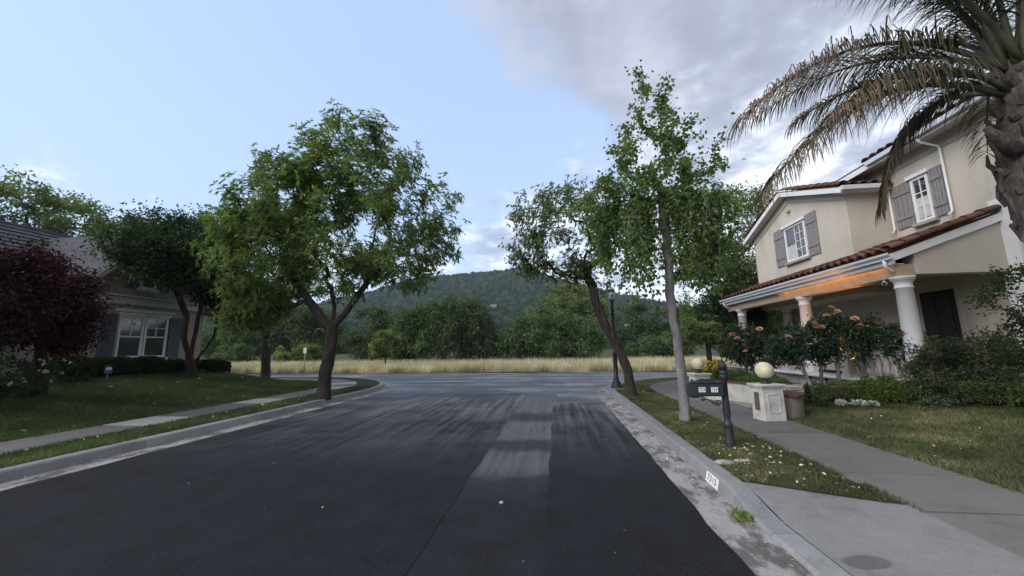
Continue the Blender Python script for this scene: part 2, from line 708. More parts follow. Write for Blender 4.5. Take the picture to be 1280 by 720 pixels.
def sheet(name, x0, x1, y0, y1, z, mat, parent=None, ragged=0.0, seed=0, n=60):
    V, F = [], []
    for i in range(n + 1):
        y = y0 + (y1 - y0) * i / n
        a = noise.noise(Vector((0, y * 1.7, seed))) * ragged
        b = noise.noise(Vector((5, y * 1.7, seed))) * ragged
        V += [(x0 + a, y, z), (x1 + b, y, z)]
    for i in range(n):
        F.append((2 * i, 2 * i + 1, 2 * i + 3, 2 * i + 2))
    return link(name, npmesh(name, V, F), mat, parent)


sheet('road_surface', -60, 60, -12, FAR_KERB, 0.0, M_cross, rd, 0, 0, 4)
sheet('asphalt_lane', -6.62, -1.13, -10, 13.8, 0.008, M_road, rd, 0.05, 1, 120)
sheet('asphalt_strip', -1.25, -0.05, -10, 13.6, 0.004, M_strip, rd, 0.03, 2, 120)
sheet('asphalt_lane', -0.15, 1.32, -10, 11.6, 0.009, M_road, rd, 0.035, 3, 120)

for side, y0 in ((1, -6.0), (-1, -6.0)):
    pth = gpath(side, y0, 0.4)
    V, F = strip(side, pth, [-0.42, -0.30, -0.15, 0.03], lambda x, y, o: 0.012 if o > -0.4 else 0.005)
    setp(link('gutter', npmesh('gutter', V, F), M_gutter), kind='structure')

# kerbs: cast lengths with joints, dropped at the driveway
def kerb_h(side, x, y):
    if side > 0 and y < 4.62:
        return 0.15 - 0.105 * sm((4.62 - y) / 0.85)
    return 0.15


for side in (1, -1):
    ke = bpy.data.objects.new('kerb', None)
    COL.objects.link(ke)
    setp(ke, kind='structure')
    pts, nor = gpath(side, -6.02, 0.16)
    per = 15
    i = 0
    while i < len(pts) - 1:
        j = min(i + per, len(pts) - 1)
        V, F = [], []
        for k in range(i, j + 1):
            p, n = pts[k], nor[k]
            dx, dy = 0.0, 0.0
            e = 0.006 if k == i else (-0.006 if k == j else 0.0)
            tx, ty = -n[1] * side, n[0] * side
            h = kerb_h(side, *p)
            w = 0.03 * (h / 0.15)
            for o, z in ((-0.005, -0.02), (w, h - 0.02), (w + 0.022, h), (0.215, h + 0.002), (0.225, -0.02)):
                V.append((p[0] + n[0] * o + tx * e, p[1] + n[1] * o + ty * e, z))
        m = 5
        for k in range(j - i):
            for q in range(m - 1):
                f = (k * m + q, k * m + q + 1, (k + 1) * m + q + 1, (k + 1) * m + q)
                F.append(f if side > 0 else f[::-1])
        nk = j - i
        mb = MB().add(V, F)
        mb.f += [tuple(range(m)), tuple(nk * m + q for q in range(m))[::-1]]
        mb.sm += [False, False]
        mb.build('kerb_length', M_kerb, ke)
        i = j

# ------------------------------------------------------------------ sidewalks in cast slabs
def zwalk(x, y, o):
    return 0.155


W0R, W1R = 1.38, 2.70      # offsets from the kerb face
W0L, W1L = 1.17, 2.35
sw = bpy.data.objects.new('sidewalk', None)
COL.objects.link(sw)
setp(sw, kind='structure')
joints = [3.92 + 1.04 * k for k in range(-9, 9)]
for side, (w0, w1), k in ((1, (W0R, W1R), KR), (-1, (W0L, W1L), KL)):
    for a, b in zip(joints[:-1], joints[1:]):
        xa, xb = k + side * w0, k + side * w1
        xa, xb = min(xa, xb), max(xa, xb)
        dz = random.uniform(-0.003, 0.004)
        mb = MB().box(xa, xb, a + 0.02, b - 0.02, 0.02, 0.155 + dz)
        pale = side < 0 and (6.9 < a < 7.9 or 9.9 < a < 11)
        mb.build('sidewalk_slab', M_walk_pale if pale else M_walk, sw, bevel=0.006)
    y_end = joints[-1]
    pts, nor = gpath(side, y_end, 0.5)
    st = 3
    for i in range(0, 30, st):
        V, F = strip(side, (pts[i:i + st + 1], nor[i:i + st + 1]), [w0, (w0 + w1) / 2, w1], lambda x, y, o: 0.154 + 0.002 * ((i // st) % 2))
        n0 = len(V)
        me = npmesh('sidewalk_slab', V, F)
        link('sidewalk_slab', me, M_walk_pale if (side < 0 and i in (3, 9)) else M_walk, sw)

# driveway apron by the camera and the paved alcove in front of the planter
V, F = [], []
nu, nv = 8, 24
for i in range(nv + 1):
    for j in range(nu + 1):
        u = j / nu
        y1 = 4.74 - 0.55 * u
        y = -6 + (y1 + 6) * i / nv
        h = kerb_h(1, 0, y) * (1 - u) + 0.15 * u - 0.006 * max(0.0, 1 - (y1 - y) / 0.15)
        V.append((1.945 + (3.095 - 1.945) * u, y, h + 0.001 * noise.noise(Vector((u * 3, y, 0)))))
for i in range(nv):
    for j in range(nu):
        a = i * (nu + 1) + j
        F.append((a, a + 1, a + nu + 2, a + nu + 1))
setp(link('driveway_apron', npmesh('driveway_apron', V, F), M_apron), kind='structure')

# ------------------------------------------------------------------ verges and lawns
def surf(name, V, F, mat):
    return setp(link(name, npmesh(name, V, F, None, True), mat), kind='structure')


# right verge
V, F = [], []
pts, nor = gpath(1, 4.0, 0.4)
nu = 6
rows = []
for p, n in zip(pts[:50], nor[:50]):
    row = []
    for j in range(nu + 1):
        u = j / nu
        o = 0.22 + (W0R - 0.22) * u
        x, y = p[0] + n[0] * o, p[1] + n[1] * o
        if y < YC_R:
            ys = 4.62 - 0.55 * u
            y = ys + (p[1] - 4.0) / (YC_R - 4.0) * (YC_R - ys)
        row.append((x, y, 0.15 + 0.022 * math.sin(math.pi * u) * min(1.0, max(0.0, (p[1] - 4.0) / 0.8))))
    rows.append(row)
V = [v for r in rows for v in r]
F = [(i * (nu + 1) + j, i * (nu + 1) + j + 1, (i + 1) * (nu + 1) + j + 1, (i + 1) * (nu + 1) + j) for i in range(len(rows) - 1) for j in range(nu)]
surf('verge', V, F, M_lawnR)
# left verge
V, F = strip(-1, gpath(-1, -6, 0.5), [0.22, 0.5, 0.8, W0L], lambda x, y, o: 0.15 + 0.02 * math.sin(math.pi * (o - 0.22) / 0.95))
surf('verge', V, F, M_lawnL)
# lawns
offR = [W1R] + list(np.linspace(W1R + 0.3, 6.9, 14))
V, F = strip(1, gpath(1, -8, 0.5), offR, lambda x, y, o: gz(x, y))
surf('lawn', V, F, M_lawnR)
offL = [W1L] + list(np.linspace(W1L + 0.3, 6.9, 14))
V, F = strip(-1, gpath(-1, -8, 0.5), offL, lambda x, y, o: gz(x, y))
surf('lawn', V, F, M_lawnL)
for s, c, m in ((1, CR, M_lawnR), (-1, CL, M_lawnL)):
    xs = np.linspace(c[0] - s * 0.15, c[0] + s * 40, 22)
    ysv = np.linspace(-8, c[1] + 0.2, 22)
    V = [(x, y, gz(x, y) - 0.002) for y in ysv for x in xs]
    n = len(xs)
    F = [(j * n + i, j * n + i + 1, (j + 1) * n + i + 1, (j + 1) * n + i) for j in range(21) for i in range(21)]
    if s < 0:
        F = [f[::-1] for f in F]
    surf('lawn', V, F, m)


# ------------------------------------------------------------------ grass blades
def blades(name, P, h, w, mat, lean=0.35, lab=None):
    n = len(P)
    a = RNG.uniform(0, 2 * np.pi, n)
    hh = h * RNG.uniform(0.55, 1.25, n)
    ww = w * RNG.uniform(0.7, 1.3, n)
    d = np.stack([np.cos(a), np.sin(a), np.zeros(n)], 1)
    b = RNG.uniform(0, 2 * np.pi, n)
    l = np.stack([np.cos(b), np.sin(b), np.zeros(n)], 1) * (hh * lean * RNG.uniform(0.2, 1.6, n))[:, None]
    V = np.empty((n, 3, 3), np.float32)
    V[:, 0] = P - d * ww[:, None] / 2
    V[:, 1] = P + d * ww[:, None] / 2
    V[:, 2] = P + l
    V[:, 2, 2] += hh
    F = np.arange(n * 3).reshape(n, 3)
    # patchy tone shared by neighbours
    q = np.array([noise.noise(Vector((p[0] * 1.3, p[1] * 1.3, 0.5))) + 0.6 * noise.noise(Vector((p[0] * 5, p[1] * 5, 3.5))) for p in P])
    var = np.clip(0.5 + 0.62 * q + RNG.normal(0, 0.16, n), 0, 1)
    o = link(name, npmesh(name, V.reshape(-1, 3), F, np.repeat(var, 3)), mat)
    return setp(o, kind='stuff')


M_grassR = leafmat('lawn_grass', [(0.0, (0.046, 0.060, 0.026)), (0.45, (0.090, 0.110, 0.045)), (0.75, (0.155, 0.160, 0.075)), (1.0, (0.27, 0.235, 0.135))], 0.25, 0.7)
M_grassL = leafmat('green_lawn_grass', [(0.0, (0.042, 0.064, 0.022)), (0.5, (0.085, 0.125, 0.042)), (1.0, (0.16, 0.18, 0.075))], 0.25, 0.7)
M_dry = leafmat('dry_grass', [(0.0, (0.28, 0.21, 0.135)), (0.35, (0.49, 0.41, 0.285)), (0.7, (0.66, 0.58, 0.43)), (1.0, (0.76, 0.70, 0.54))], 0.3, 0.8)


def scatter(n, x0, x1, y0, y1, ok, zf):
    out = []
    x = RNG.uniform(x0, x1, n)
    y = RNG.uniform(y0, y1, n)
    for a, b in zip(x, y):
        if ok(a, b):
            out.append((a, b, zf(a, b)))
    return np.array(out)


def okR(lo, hi):
    def f(x, y):
        d = kerb_dist(x, y, 1)
        if not (lo < d < hi):
            return False
        if d < W0R and y < 4.62 - 0.55 * (d - 0.22) / 1.16 + 0.05 * math.sin(x * 40):
            return False
        return True
    return f


bare = lambda x, y: noise.noise(Vector((x * 2.1, y * 2.1, 9.0))) + (0.35 if (x < 2.5 and y < 5.6) else 0.0)
P = scatter(62000, 1.9, 3.2, 3.9, 14.5, lambda x, y: okR(0.2, W0R + 0.03)(x, y) and bare(x, y) < 0.42, lambda x, y: 0.155)
blades('grass', P, 0.045, 0.008, M_grassR, 0.9)
P = scatter(110000, 4.35, 9.6, 2.6, 9.6, lambda x, y: okR(W1R - 0.05, 9)(x, y) and RNG.random() < 1.15 - (y - 2.6) * 0.08, lambda x, y: gz(x, y) - 0.005)
blades('grass', P, 0.062, 0.009, M_grassR, 0.9)
P = scatter(30000, 3.5, 9.0, 12.0, 18.5, lambda x, y: okR(W1R, 6)(x, y), lambda x, y: gz(x, y) - 0.005)
blades('grass', P, 0.06, 0.014, M_grassR, 0.8)
P = scatter(30000, -8.25, -7.15, 3.0, 14.5, lambda x, y: 0.2 < kerb_dist(x, y, -1) < W0L + 0.03, lambda x, y: 0.155)
blades('grass', P, 0.05, 0.011, M_grassL, 0.8)
P = scatter(120000, -16.5, -9.2, 4.0, 20.0, lambda x, y: kerb_dist(x, y, -1) > W1L - 0.05, lambda x, y: gz(x, y) - 0.005)
blades('grass', P, 0.055, 0.013, M_grassL, 0.8)
n = 150000
t = RNG.random(n) ** 2.2
P = np.stack([RNG.uniform(-55, 40, n), FAR_KERB + 0.15 + t * 21, np.full(n, 0.0)], 1)
clump = np.array([noise.noise(Vector((p[0] * 0.35, p[1] * 0.5, 2.0))) for p in P])
P = P[clump > -0.42 + 0.25 * RNG.random(n)]
blades('dry_grass', P, 0.55, 0.03, M_dry, 0.45)

# ------------------------------------------------------------------ trees
M_bark_dark = Mat('dark_bark')
_b = M_bark_dark
M_bark_dark = _b.done(_b.ramp(_b.noise(9, 6, 0.7, (1, 1, 0.22)), [(0.3, (0.018, 0.014, 0.012)), (0.55, (0.055, 0.045, 0.038)), (0.75, (0.12, 0.10, 0.085))]),
                      0.9, _b.noise(22, 6, 0.75, (1, 1, 0.22)), 0.035, 0.15)
_b = Mat('grey_bark')
M_bark_grey = _b.done(_b.ramp(_b.noise(7, 6, 0.65, (1, 1, 0.35)), [(0.3, (0.10, 0.09, 0.088)), (0.55, (0.19, 0.18, 0.18)), (0.75, (0.30, 0.29, 0.285))]),
                      0.85, _b.noise(30, 5, 0.7, (1, 1, 0.4)), 0.012, 0.2)
_b = Mat('red_brown_bark')
M_bark_red = _b.done(_b.ramp(_b.noise(9, 6, 0.7, (1, 1, 0.3)), [(0.3, (0.016, 0.010, 0.009)), (0.6, (0.05, 0.03, 0.025))]),
                     0.85, _b.noise(24, 5, 0.7, (1, 1, 0.3)), 0.02, 0.2)

M_leaf_street = leafmat('street_tree_leaf', [(0, (0.026, 0.040, 0.016)), (0.5, (0.064, 0.090, 0.034)), (1, (0.14, 0.165, 0.064))], 0.4)
M_leaf_lobe = leafmat('bright_leaf', [(0, (0.024, 0.044, 0.014)), (0.5, (0.062, 0.10, 0.03)), (1, (0.13, 0.18, 0.06))], 0.35)
M_leaf_dark = leafmat('dark_leaf', [(0, (0.012, 0.022, 0.011)), (0.6, (0.030, 0.048, 0.022)), (1, (0.062, 0.085, 0.038))], 0.25)
M_leaf_gum = leafmat('sweetgum_leaf', [(0, (0.024, 0.040, 0.014)), (0.5, (0.058, 0.086, 0.030)), (1, (0.13, 0.16, 0.062))], 0.4)
M_leaf_bent = leafmat('fine_leaf', [(0, (0.026, 0.040, 0.018)), (0.5, (0.060, 0.080, 0.036)), (1, (0.13, 0.14, 0.07))], 0.35)
M_leaf_purple = leafmat('purple_foliage', [(0, (0.018, 0.007, 0.010)), (0.6, (0.054, 0.015, 0.022)), (1, (0.115, 0.028, 0.042))], 0.25)
M_leaf_mid = leafmat('field_tree_leaf', [(0, (0.020, 0.036, 0.016)), (0.5, (0.052, 0.080, 0.032)), (1, (0.11, 0.145, 0.058))], 0.25)
M_leaf_willow = leafmat('dull_leaf', [(0, (0.016, 0.026, 0.013)), (0.5, (0.038, 0.056, 0.026)), (1, (0.080, 0.098, 0.045))], 0.25)
M_leaf_pale = leafmat('pale_leaf', [(0, (0.045, 0.058, 0.024)), (0.5, (0.095, 0.115, 0.045)), (1, (0.17, 0.18, 0.08))], 0.3)
M_leaf_rose = leafmat('rose_leaf', [(0, (0.011, 0.022, 0.013)), (0.6, (0.026, 0.046, 0.026)), (1, (0.06, 0.085, 0.045))], 0.2, 0.45)
M_leaf_box = leafmat('hedge_leaf', [(0, (0.022, 0.038, 0.012)), (0.5, (0.062, 0.095, 0.025)), (1, (0.14, 0.18, 0.05))], 0.25)
M_leaf_shrub = leafmat('shrub_leaf', [(0, (0.018, 0.026, 0.014)), (0.5, (0.044, 0.056, 0.030)), (1, (0.10, 0.105, 0.06))], 0.25)


def unit(a):
    return a / np.maximum(np.linalg.norm(a, axis=1, keepdims=True), 1e-9)


def leaves(name, C, D, Ln, Wd, var, mat, parent=None, fold=0.18, droop=0.1):
    n = len(C)
    S = unit(np.cross(D, RNG.normal(0, 1, (n, 3)) + np.array([0, 0, 0.6])))
    Nn = np.cross(D, S)
    Nn *= np.sign(Nn[:, 2:3] + 1e-6)
    V = np.empty((n, 4, 3), np.float32)
    V[:, 0] = C
    mid = C + D * (Ln * 0.45)[:, None]
    V[:, 1] = mid + S * (Wd / 2)[:, None] + Nn * (Wd * fold)[:, None]
    V[:, 3] = mid - S * (Wd / 2)[:, None] + Nn * (Wd * fold)[:, None]
    V[:, 2] = C + D * Ln[:, None]
    V[:, 2, 2] -= Ln * droop
    i = np.arange(n) * 4
    F = np.concatenate([np.stack([i, i + 1, i + 2], 1), np.stack([i, i + 2, i + 3], 1)])
    me = npmesh(name, V.reshape(-1, 3), F, np.repeat(np.clip(var, 0, 1), 4))
    return link(name, me, mat, parent)


def blob_pts(ells, thr=None, nscale=0.6, shell=0.55, seed=0.0):
    """points in a union of ellipsoids (cx,cy,cz,rx,ry,rz,n), leaving noise-shaped gaps"""
    out = []
    for cx, cy, cz, rx, ry, rz, n in ells:
        k = 0
        guard = 0
        while k < n and guard < n * 30:
            guard += 1
            v = Vector((random.gauss(0, 1), random.gauss(0, 1), random.gauss(0, 1))).normalized()
            r = random.random() ** (1 / 3) if random.random() > shell else random.uniform(0.72, 1.0)
            wob = 1 + 0.16 * noise.noise(Vector((v.x * 2.2 + seed, v.y * 2.2, v.z * 2.2)))
            p = (cx + v.x * rx * r * wob, cy + v.y * ry * r * wob, cz + v.z * rz * r * wob)
            if thr is not None and noise.noise(Vector((p[0] * nscale + seed, p[1] * nscale, p[2] * nscale))) < thr:
                continue
            out.append(p)
            k += 1
    return np.array(out)


def grow(stems, targets, step=0.3, up=0.7, jit=0.05):
    """limbs from the given stem paths to every target; returns nodes, parents"""
    nodes, par, plen = [], [], []
    starts = []
    for st in stems:
        prev = st[0] if isinstance(st[0], int) else -1
        pts = st[1] if isinstance(st[0], int) else st
        for q in pts:
            q = np.array(q, float)
            if prev >= 0:
                a = nodes[prev]
                L_ = np.linalg.norm(q - a)
                m = max(1, int(L_ / step))
                for k in range(1, m + 1):
                    nodes.append(a + (q - a) * k / m + (RNG.normal(0, jit * 0.3, 3) if k < m else 0))
                    par.append(prev)
                    plen.append(plen[prev] + L_ / m)
                    prev = len(nodes) - 1
            else:
                nodes.append(q)
                par.append(-1)
                plen.append(0.0)
                prev = len(nodes) - 1
        starts.append(prev)
    nst = len(nodes)
    top = nodes[starts[0]]
    order = np.argsort(np.linalg.norm(targets - top, axis=1))
    tips = []
    zmin = min(nodes[s][2] for s in starts) - 0.3
    for ti in order:
        t = targets[ti]
        A = np.array(nodes)
        d = np.linalg.norm(A - t, axis=1)
        cost = d + 0.22 * np.array(plen) + up * np.maximum(0, A[:, 2] - t[2]) + 50.0 * (A[:, 2] < zmin)
        b = int(np.argmin(cost))
        a = nodes[b]
        L_ = np.linalg.norm(t - a)
        m = max(2, int(L_ / step))
        dirp = (a - nodes[par[b]]) if par[b] >= 0 else np.array([0, 0, 1.0])
        dirp = dirp / max(np.linalg.norm(dirp), 1e-6)
        c = a + dirp * L_ * 0.38 + np.array([0, 0, 0.10 * L_])
        prev = b
        for k in range(1, m + 1):
            u = k / m
            q = a * (1 - u) ** 2 + c * 2 * u * (1 - u) + t * u * u
            if k < m:
                q = q + RNG.normal(0, jit, 3) * min(1, L_)
            nodes.append(q)
            par.append(prev)
            plen.append(plen[prev] + L_ / m)
            prev = len(nodes) - 1
        tips.append(prev)
    return np.array(nodes), np.array(par), tips, nst


def limb_mesh(name, nodes, par, r_tip, r_base, e=2.3, sides=6, flare=0.35):
    n = len(nodes)
    acc = np.zeros(n)
    kids = [[] for _ in range(n)]
    for i in range(n):
        if par[i] >= 0:
            kids[par[i]].append(i)
    for i in range(n - 1, -1, -1):
        if not kids[i]:
            acc[i] = 1.0
        if par[i] >= 0:
            acc[par[i]] += acc[i]
    k = math.log(r_base / r_tip) / math.log(acc[0])
    rad = r_tip * acc ** k
    mb = MB()
    stack = [(0, None)]
    while stack:
        i, p = stack.pop()
        chain = [] if p is None else [p]
        rr = [] if p is None else [min(rad[p], rad[i] * 1.25)]
        while True:
            chain.append(i)
            rr.append(rad[i])
            if not kids[i]:
                break
            ks = sorted(kids[i], key=lambda q: -rad[q])
            for q in ks[1:]:
                stack.append((q, i))
            i = ks[0]
        if p is None:      # root flare
            z0 = nodes[chain[0]][2]
            rr = [r * (1 + flare * math.exp(-(nodes[c][2] - z0) / 0.18)) for c, r in zip(chain, rr)]
        s = 18 if rr[0] > 0.06 else (sides if rr[0] > 0.02 else 4)
        pp, b0 = [nodes[c] for c in chain], len(mb.v)
        if rr[0] > 0.06:      # finer rings so the bark can be lumpy
            q, r2 = [pp[0]], [rr[0]]
            for a_, b_, ra, rb_ in zip(pp[:-1], pp[1:], rr[:-1], rr[1:]):
                m_ = max(1, int(np.linalg.norm(b_ - a_) / 0.07)) if ra > 0.04 else 1
                for k_ in range(1, m_ + 1):
                    q.append(a_ + (b_ - a_) * k_ / m_)
                    r2.append(ra + (rb_ - ra) * k_ / m_)
            pp, rr = q, r2
        mb.tube(pp, rr, s)
        if rr[0] > 0.06:
            for i_ in range(len(pp)):
                if rr[i_] < 0.035:
                    continue
                c_ = Vector(pp[i_])
                for k_ in range(s):
                    v_ = Vector(mb.v[b0 + i_ * s + k_])
                    an_ = 2 * math.pi * k_ / s
                    w_ = noise.noise(Vector((math.cos(an_) * 3.0, math.sin(an_) * 3.0, v_.z * 2.2))) * 0.16 + noise.noise(Vector((math.cos(an_) * 7, math.sin(an_) * 7, v_.z * 5))) * 0.10
                    mb.v[b0 + i_ * s + k_] = tuple(c_ + (v_ - c_) * (1 + w_))
    return mb.mesh(name), rad


def tree(name, base, label, cat_group, stems, targets, r_base, leafmat_, bark, leaf=(0.11, 0.035), per=60, spread=0.32,
         mode='spray', r_tip=0.006, step=0.3, up=0.7, droop=0.15, tone=None, flare=0.35, along=3, nosub=False):
    t = root(name, base, label, 'tree', cat_group)
    nodes, par, tips, nst = grow(stems, targets, step, up)
    me, rad = limb_mesh('trunk', nodes, par, r_tip, r_base, flare=flare)
    link('trunk', me, bark, t)
    # twig points carrying leaves: tips and a few nodes behind each
    tw, td = [], []
    for i in tips:
        k = i
        for s in range(along + 1):
            p = par[k]
            if p < 0 or k < nst:
                break
            tw.append(nodes[k])
            td.append(nodes[k] - nodes[p])
            k = p
    tw, td = np.array(tw), unit(np.array(td))
    ctr = targets.mean(0)
    if mode == 'whorl':
        nw = max(1, per // 8)
        B = np.repeat(tw, nw, 0)
        B = B + RNG.normal(0, spread * 0.6, B.shape)
        T = unit(np.repeat(td, nw, 0) + unit(B - ctr) * 0.5 + RNG.normal(0, 0.45, B.shape) + np.array([0, 0, 0.25]))
        k = 8
        n = len(B)
        C = np.repeat(B, k, 0)
        TT = np.repeat(T, k, 0)
        rnd = RNG.normal(0, 1, (n * k, 3))
        rnd = unit(rnd - TT * (rnd * TT).sum(1, keepdims=True))
        D = unit(rnd + TT * RNG.uniform(0.0, 0.55, (n * k, 1)) + np.array([0, 0, -droop]))
        var = np.repeat(RNG.normal(0.5, 0.17, n), k) + RNG.normal(0, 0.10, n * k)
    else:
        C = np.repeat(tw, per, 0)
        C = C + RNG.normal(0, spread, C.shape) * RNG.uniform(0.2, 1.0, (len(C), 1))
        D = unit(RNG.normal(0, 0.75, C.shape) + unit(C - ctr) * 0.6 + np.array([0, 0, -droop]))
        var = np.repeat(RNG.normal(0.5, 0.14, len(tw)), per) + RNG.normal(0, 0.13, len(C))
    if tone is not None:
        var = var + tone(C)
    n = len(C)
    Ln = leaf[0] * RNG.uniform(0.65, 1.25, n)
    Wd = leaf[1] * RNG.uniform(0.7, 1.25, n)
    leaves('crown', C, D, Ln, Wd, var, leafmat_, t)
    return t


# left street tree: open star-leaved crown, denser low lobe on its left
LB = (-7.22, 11.25, 0.13)
stemsL = [[LB, (-7.2, 11.25, 0.9), (-7.08, 11.25, 1.75), (-7.1, 11.3, 2.3), (-7.05, 11.3, 3.0)],
          (6, [(-7.5, 11.25, 2.7), (-8.1, 11.15, 3.5), (-8.8, 11.1, 4.4)]),
          (6, [(-6.7, 11.3, 2.75), (-6.1, 11.3, 3.6), (-5.5, 11.3, 4.3)])]
tgt = blob_pts([(-6.3, 11.3, 6.1, 3.2, 3.0, 3.0, 200), (-4.8, 11.2, 4.7, 2.0, 2.0, 1.1, 60), (-6.2, 11.3, 7.7, 1.9, 2.2, 1.75, 110), (-8.2, 11.4, 7.2, 1.5, 2.0, 1.5, 60)], -0.2, 0.9, 0.5, 1.0)
tgt2 = blob_pts([(-9.5, 11.0, 4.9, 1.6, 1.6, 2.3, 170), (-9.2, 11.0, 6.6, 1.7, 1.6, 1.4, 90), (-9.8, 11.2, 3.0, 0.9, 1.0, 1.0, 60)], -0.4, 0.7, 0.6, 3.0)
tree('street_tree', LB, 'broad street tree with star-like leaf tufts leaning over the left sidewalk', 'street trees', stemsL, np.concatenate([tgt, tgt2]), 0.185,
     M_leaf_street, M_bark_dark, (0.19, 0.042), 30, 0.24, 'whorl', 0.007, 0.28, 0.6, 0.3, along=3,
     tone=lambda C: 0.07 * np.clip((-8.0 - C[:, 0]) / 1.2, 0, 1))  # lit look of the left lobe put into lighter leaf tones
# tree further back on the left lawn
b3 = (-13.94, 17.0, gz(-13.94, 17.0) - 0.03)
tgt3 = blob_pts([(-14.4, 17.2, 6.2, 3.0, 2.6, 3.0, 160)], -0.2, 0.6, 0.5, 5.0)
tree('lawn_tree', b3, 'tree with a straight brown trunk at the back edge of the left lawn', 'trees on the lawns',
     [[b3, (-14.0, 17.0, 1.6), (-14.2, 17.0, 3.0)]], tgt3, 0.19, M_leaf_lobe, M_bark_dark, (0.16, 0.07), 34, 0.34)
# dark many-stemmed tree against the left house
b4 = (-13.0, 12.4, gz(-13.0, 12.4) - 0.03)
st4 = [[b4, (-13.0, 12.2, 1.35), (-13.0, 11.9, 2.1), (-13.0, 11.9, 2.9), (-13.0, 11.3, 3.9)],
       (1, [(-12.95, 12.75, 1.75), (-12.9, 13.0, 2.3), (-12.9, 13.0, 3.3)]),
       (1, [(-12.9, 12.95, 1.55), (-12.8, 13.3, 2.4), (-12.8, 13.8, 3.1)]),
       (2, [(-13.1, 12.4, 2.3), (-13.0, 12.4, 3.4)])]
tgt4 = blob_pts([(-13.0, 11.0, 5.1, 1.5, 1.7, 1.15, 130), (-13.0, 12.4, 5.6, 1.4, 1.5, 1.2, 90), (-13.0, 13.3, 4.2, 1.1, 1.0, 0.9, 50)], -0.3, 0.8, 0.6, 8.0)
tree('dark_tree', b4, 'dark many-stemmed tree leaning across the corner of the grey house', 'trees on the lawns', st4, tgt4, 0.13,
     M_leaf_dark, M_bark_red, (0.12, 0.06), 40, 0.27, 'spray', 0.009, 0.25)
# purple maple
b5 = (-12.6, 8.1, gz(-12.6, 8.1) - 0.03)
tgt5 = blob_pts([(-12.4, 7.25, 3.05, 1.25, 1.3, 1.05, 130), (-12.3, 6.2, 3.0, 1.3, 1.5, 1.2, 70), (-12.5, 8.5, 2.3, 0.9, 0.6, 0.6, 30)], -0.35, 0.8, 0.6, 11.0)
tree('purple_maple', b5, 'dark purple-leaved maple hiding the left end of the grey house', 'trees on the lawns',
     [[b5, (-12.55, 8.05, 1.2), (-12.5, 7.9, 1.9)]], tgt5, 0.10, M_leaf_purple, M_bark_red, (0.09, 0.05), 60, 0.24, 'spray', 0.005, 0.22)

# right: bent dark tree near the corner
b6 = (2.16, 11.87, 0.13)
st6 = [[b6, (2.1, 11.87, 0.9), (1.85, 11.87, 1.6), (1.5, 11.87, 2.25), (1.25, 11.87, 3.0), (1.2, 11.9, 3.5)]]
tgt6 = blob_pts([(0.5, 11.9, 5.3, 2.1, 1.9, 1.6, 190), (-0.6, 11.9, 4.9, 1.1, 1.3, 0.9, 50), (1.5, 12.0, 6.0, 1.2, 1.4, 1.0, 60)], -0.1, 0.7, 0.5, 14.0)
tree('street_tree', b6, 'dark bent-trunk street tree leaning towards the road beside the lamp post', 'street trees', st6, tgt6, 0.135,
     M_leaf_bent, M_bark_dark, (0.10, 0.035), 30, 0.22, 'whorl', 0.006, 0.26, 0.6, 0.2, along=3)
# right: pale-trunked upright tree
b7 = (2.44, 7.94, 0.13)
FK = (2.36, 7.94, 2.1)
st7 = [[b7, (2.44, 7.94, 0.8), (2.41, 7.94, 1.5), FK, (2.36, 7.94, 2.9), (2.38, 7.95, 3.8), (2.34, 7.95, 4.9)]]
tops = [(2.05, 7.95, 7.75), (2.5, 8.0, 7.45), (1.55, 7.9, 6.3), (2.95, 8.0, 6.5), (3.62, 8.0, 5.95), (3.2, 8.3, 5.6), (1.05, 7.9, 5.2), (3.85, 8.1, 4.6), (0.85, 7.85, 4.1),
        (2.3, 7.4, 6.4), (1.9, 8.5, 6.5), (2.8, 7.3, 5.2), (1.7, 7.3, 5.0), (0.8, 7.7, 3.3), (0.55, 7.75, 4.6), (1.3, 7.9, 5.9), (3.3, 7.6, 4.4), (3.6, 7.7, 3.7), (1.5, 7.2, 3.4), (2.0, 8.6, 4.8), (2.9, 8.7, 4.7)]
tgt7 = []
for q in tops:
    f, q = Vector(FK), Vector(q)
    c = f * 0.55 + q * 0.45
    c = Vector((c.x * 0.55 + q.x * 0.45, c.y * 0.55 + q.y * 0.45, c.z))     # leaders sweep out, then up
    n = int((q - f).length * 4.6)
    for k in range(n):
        u = 0.30 + 0.70 * (k + random.random()) / n
        p = f * (1 - u) ** 2 + c * 2 * u * (1 - u) + q * u * u
        r = 0.30 * (1.15 - u)  + 0.08
        tgt7.append((p.x + random.gauss(0, r * 0.7), p.y + random.gauss(0, r * 0.7), p.z + random.uniform(-0.05, 0.2)))
tgt7 = np.array(tgt7)
tree('street_tree', b7, 'upright street tree with a pale grey trunk standing behind the black mailbox', 'street trees', st7, tgt7, 0.088,
     M_leaf_gum, M_bark_grey, (0.088, 0.07), 16, 0.12, 'spray', 0.005, 0.22, 1.4, 0.25, along=2)
b8 = (3.02, 12.9, 0.13)


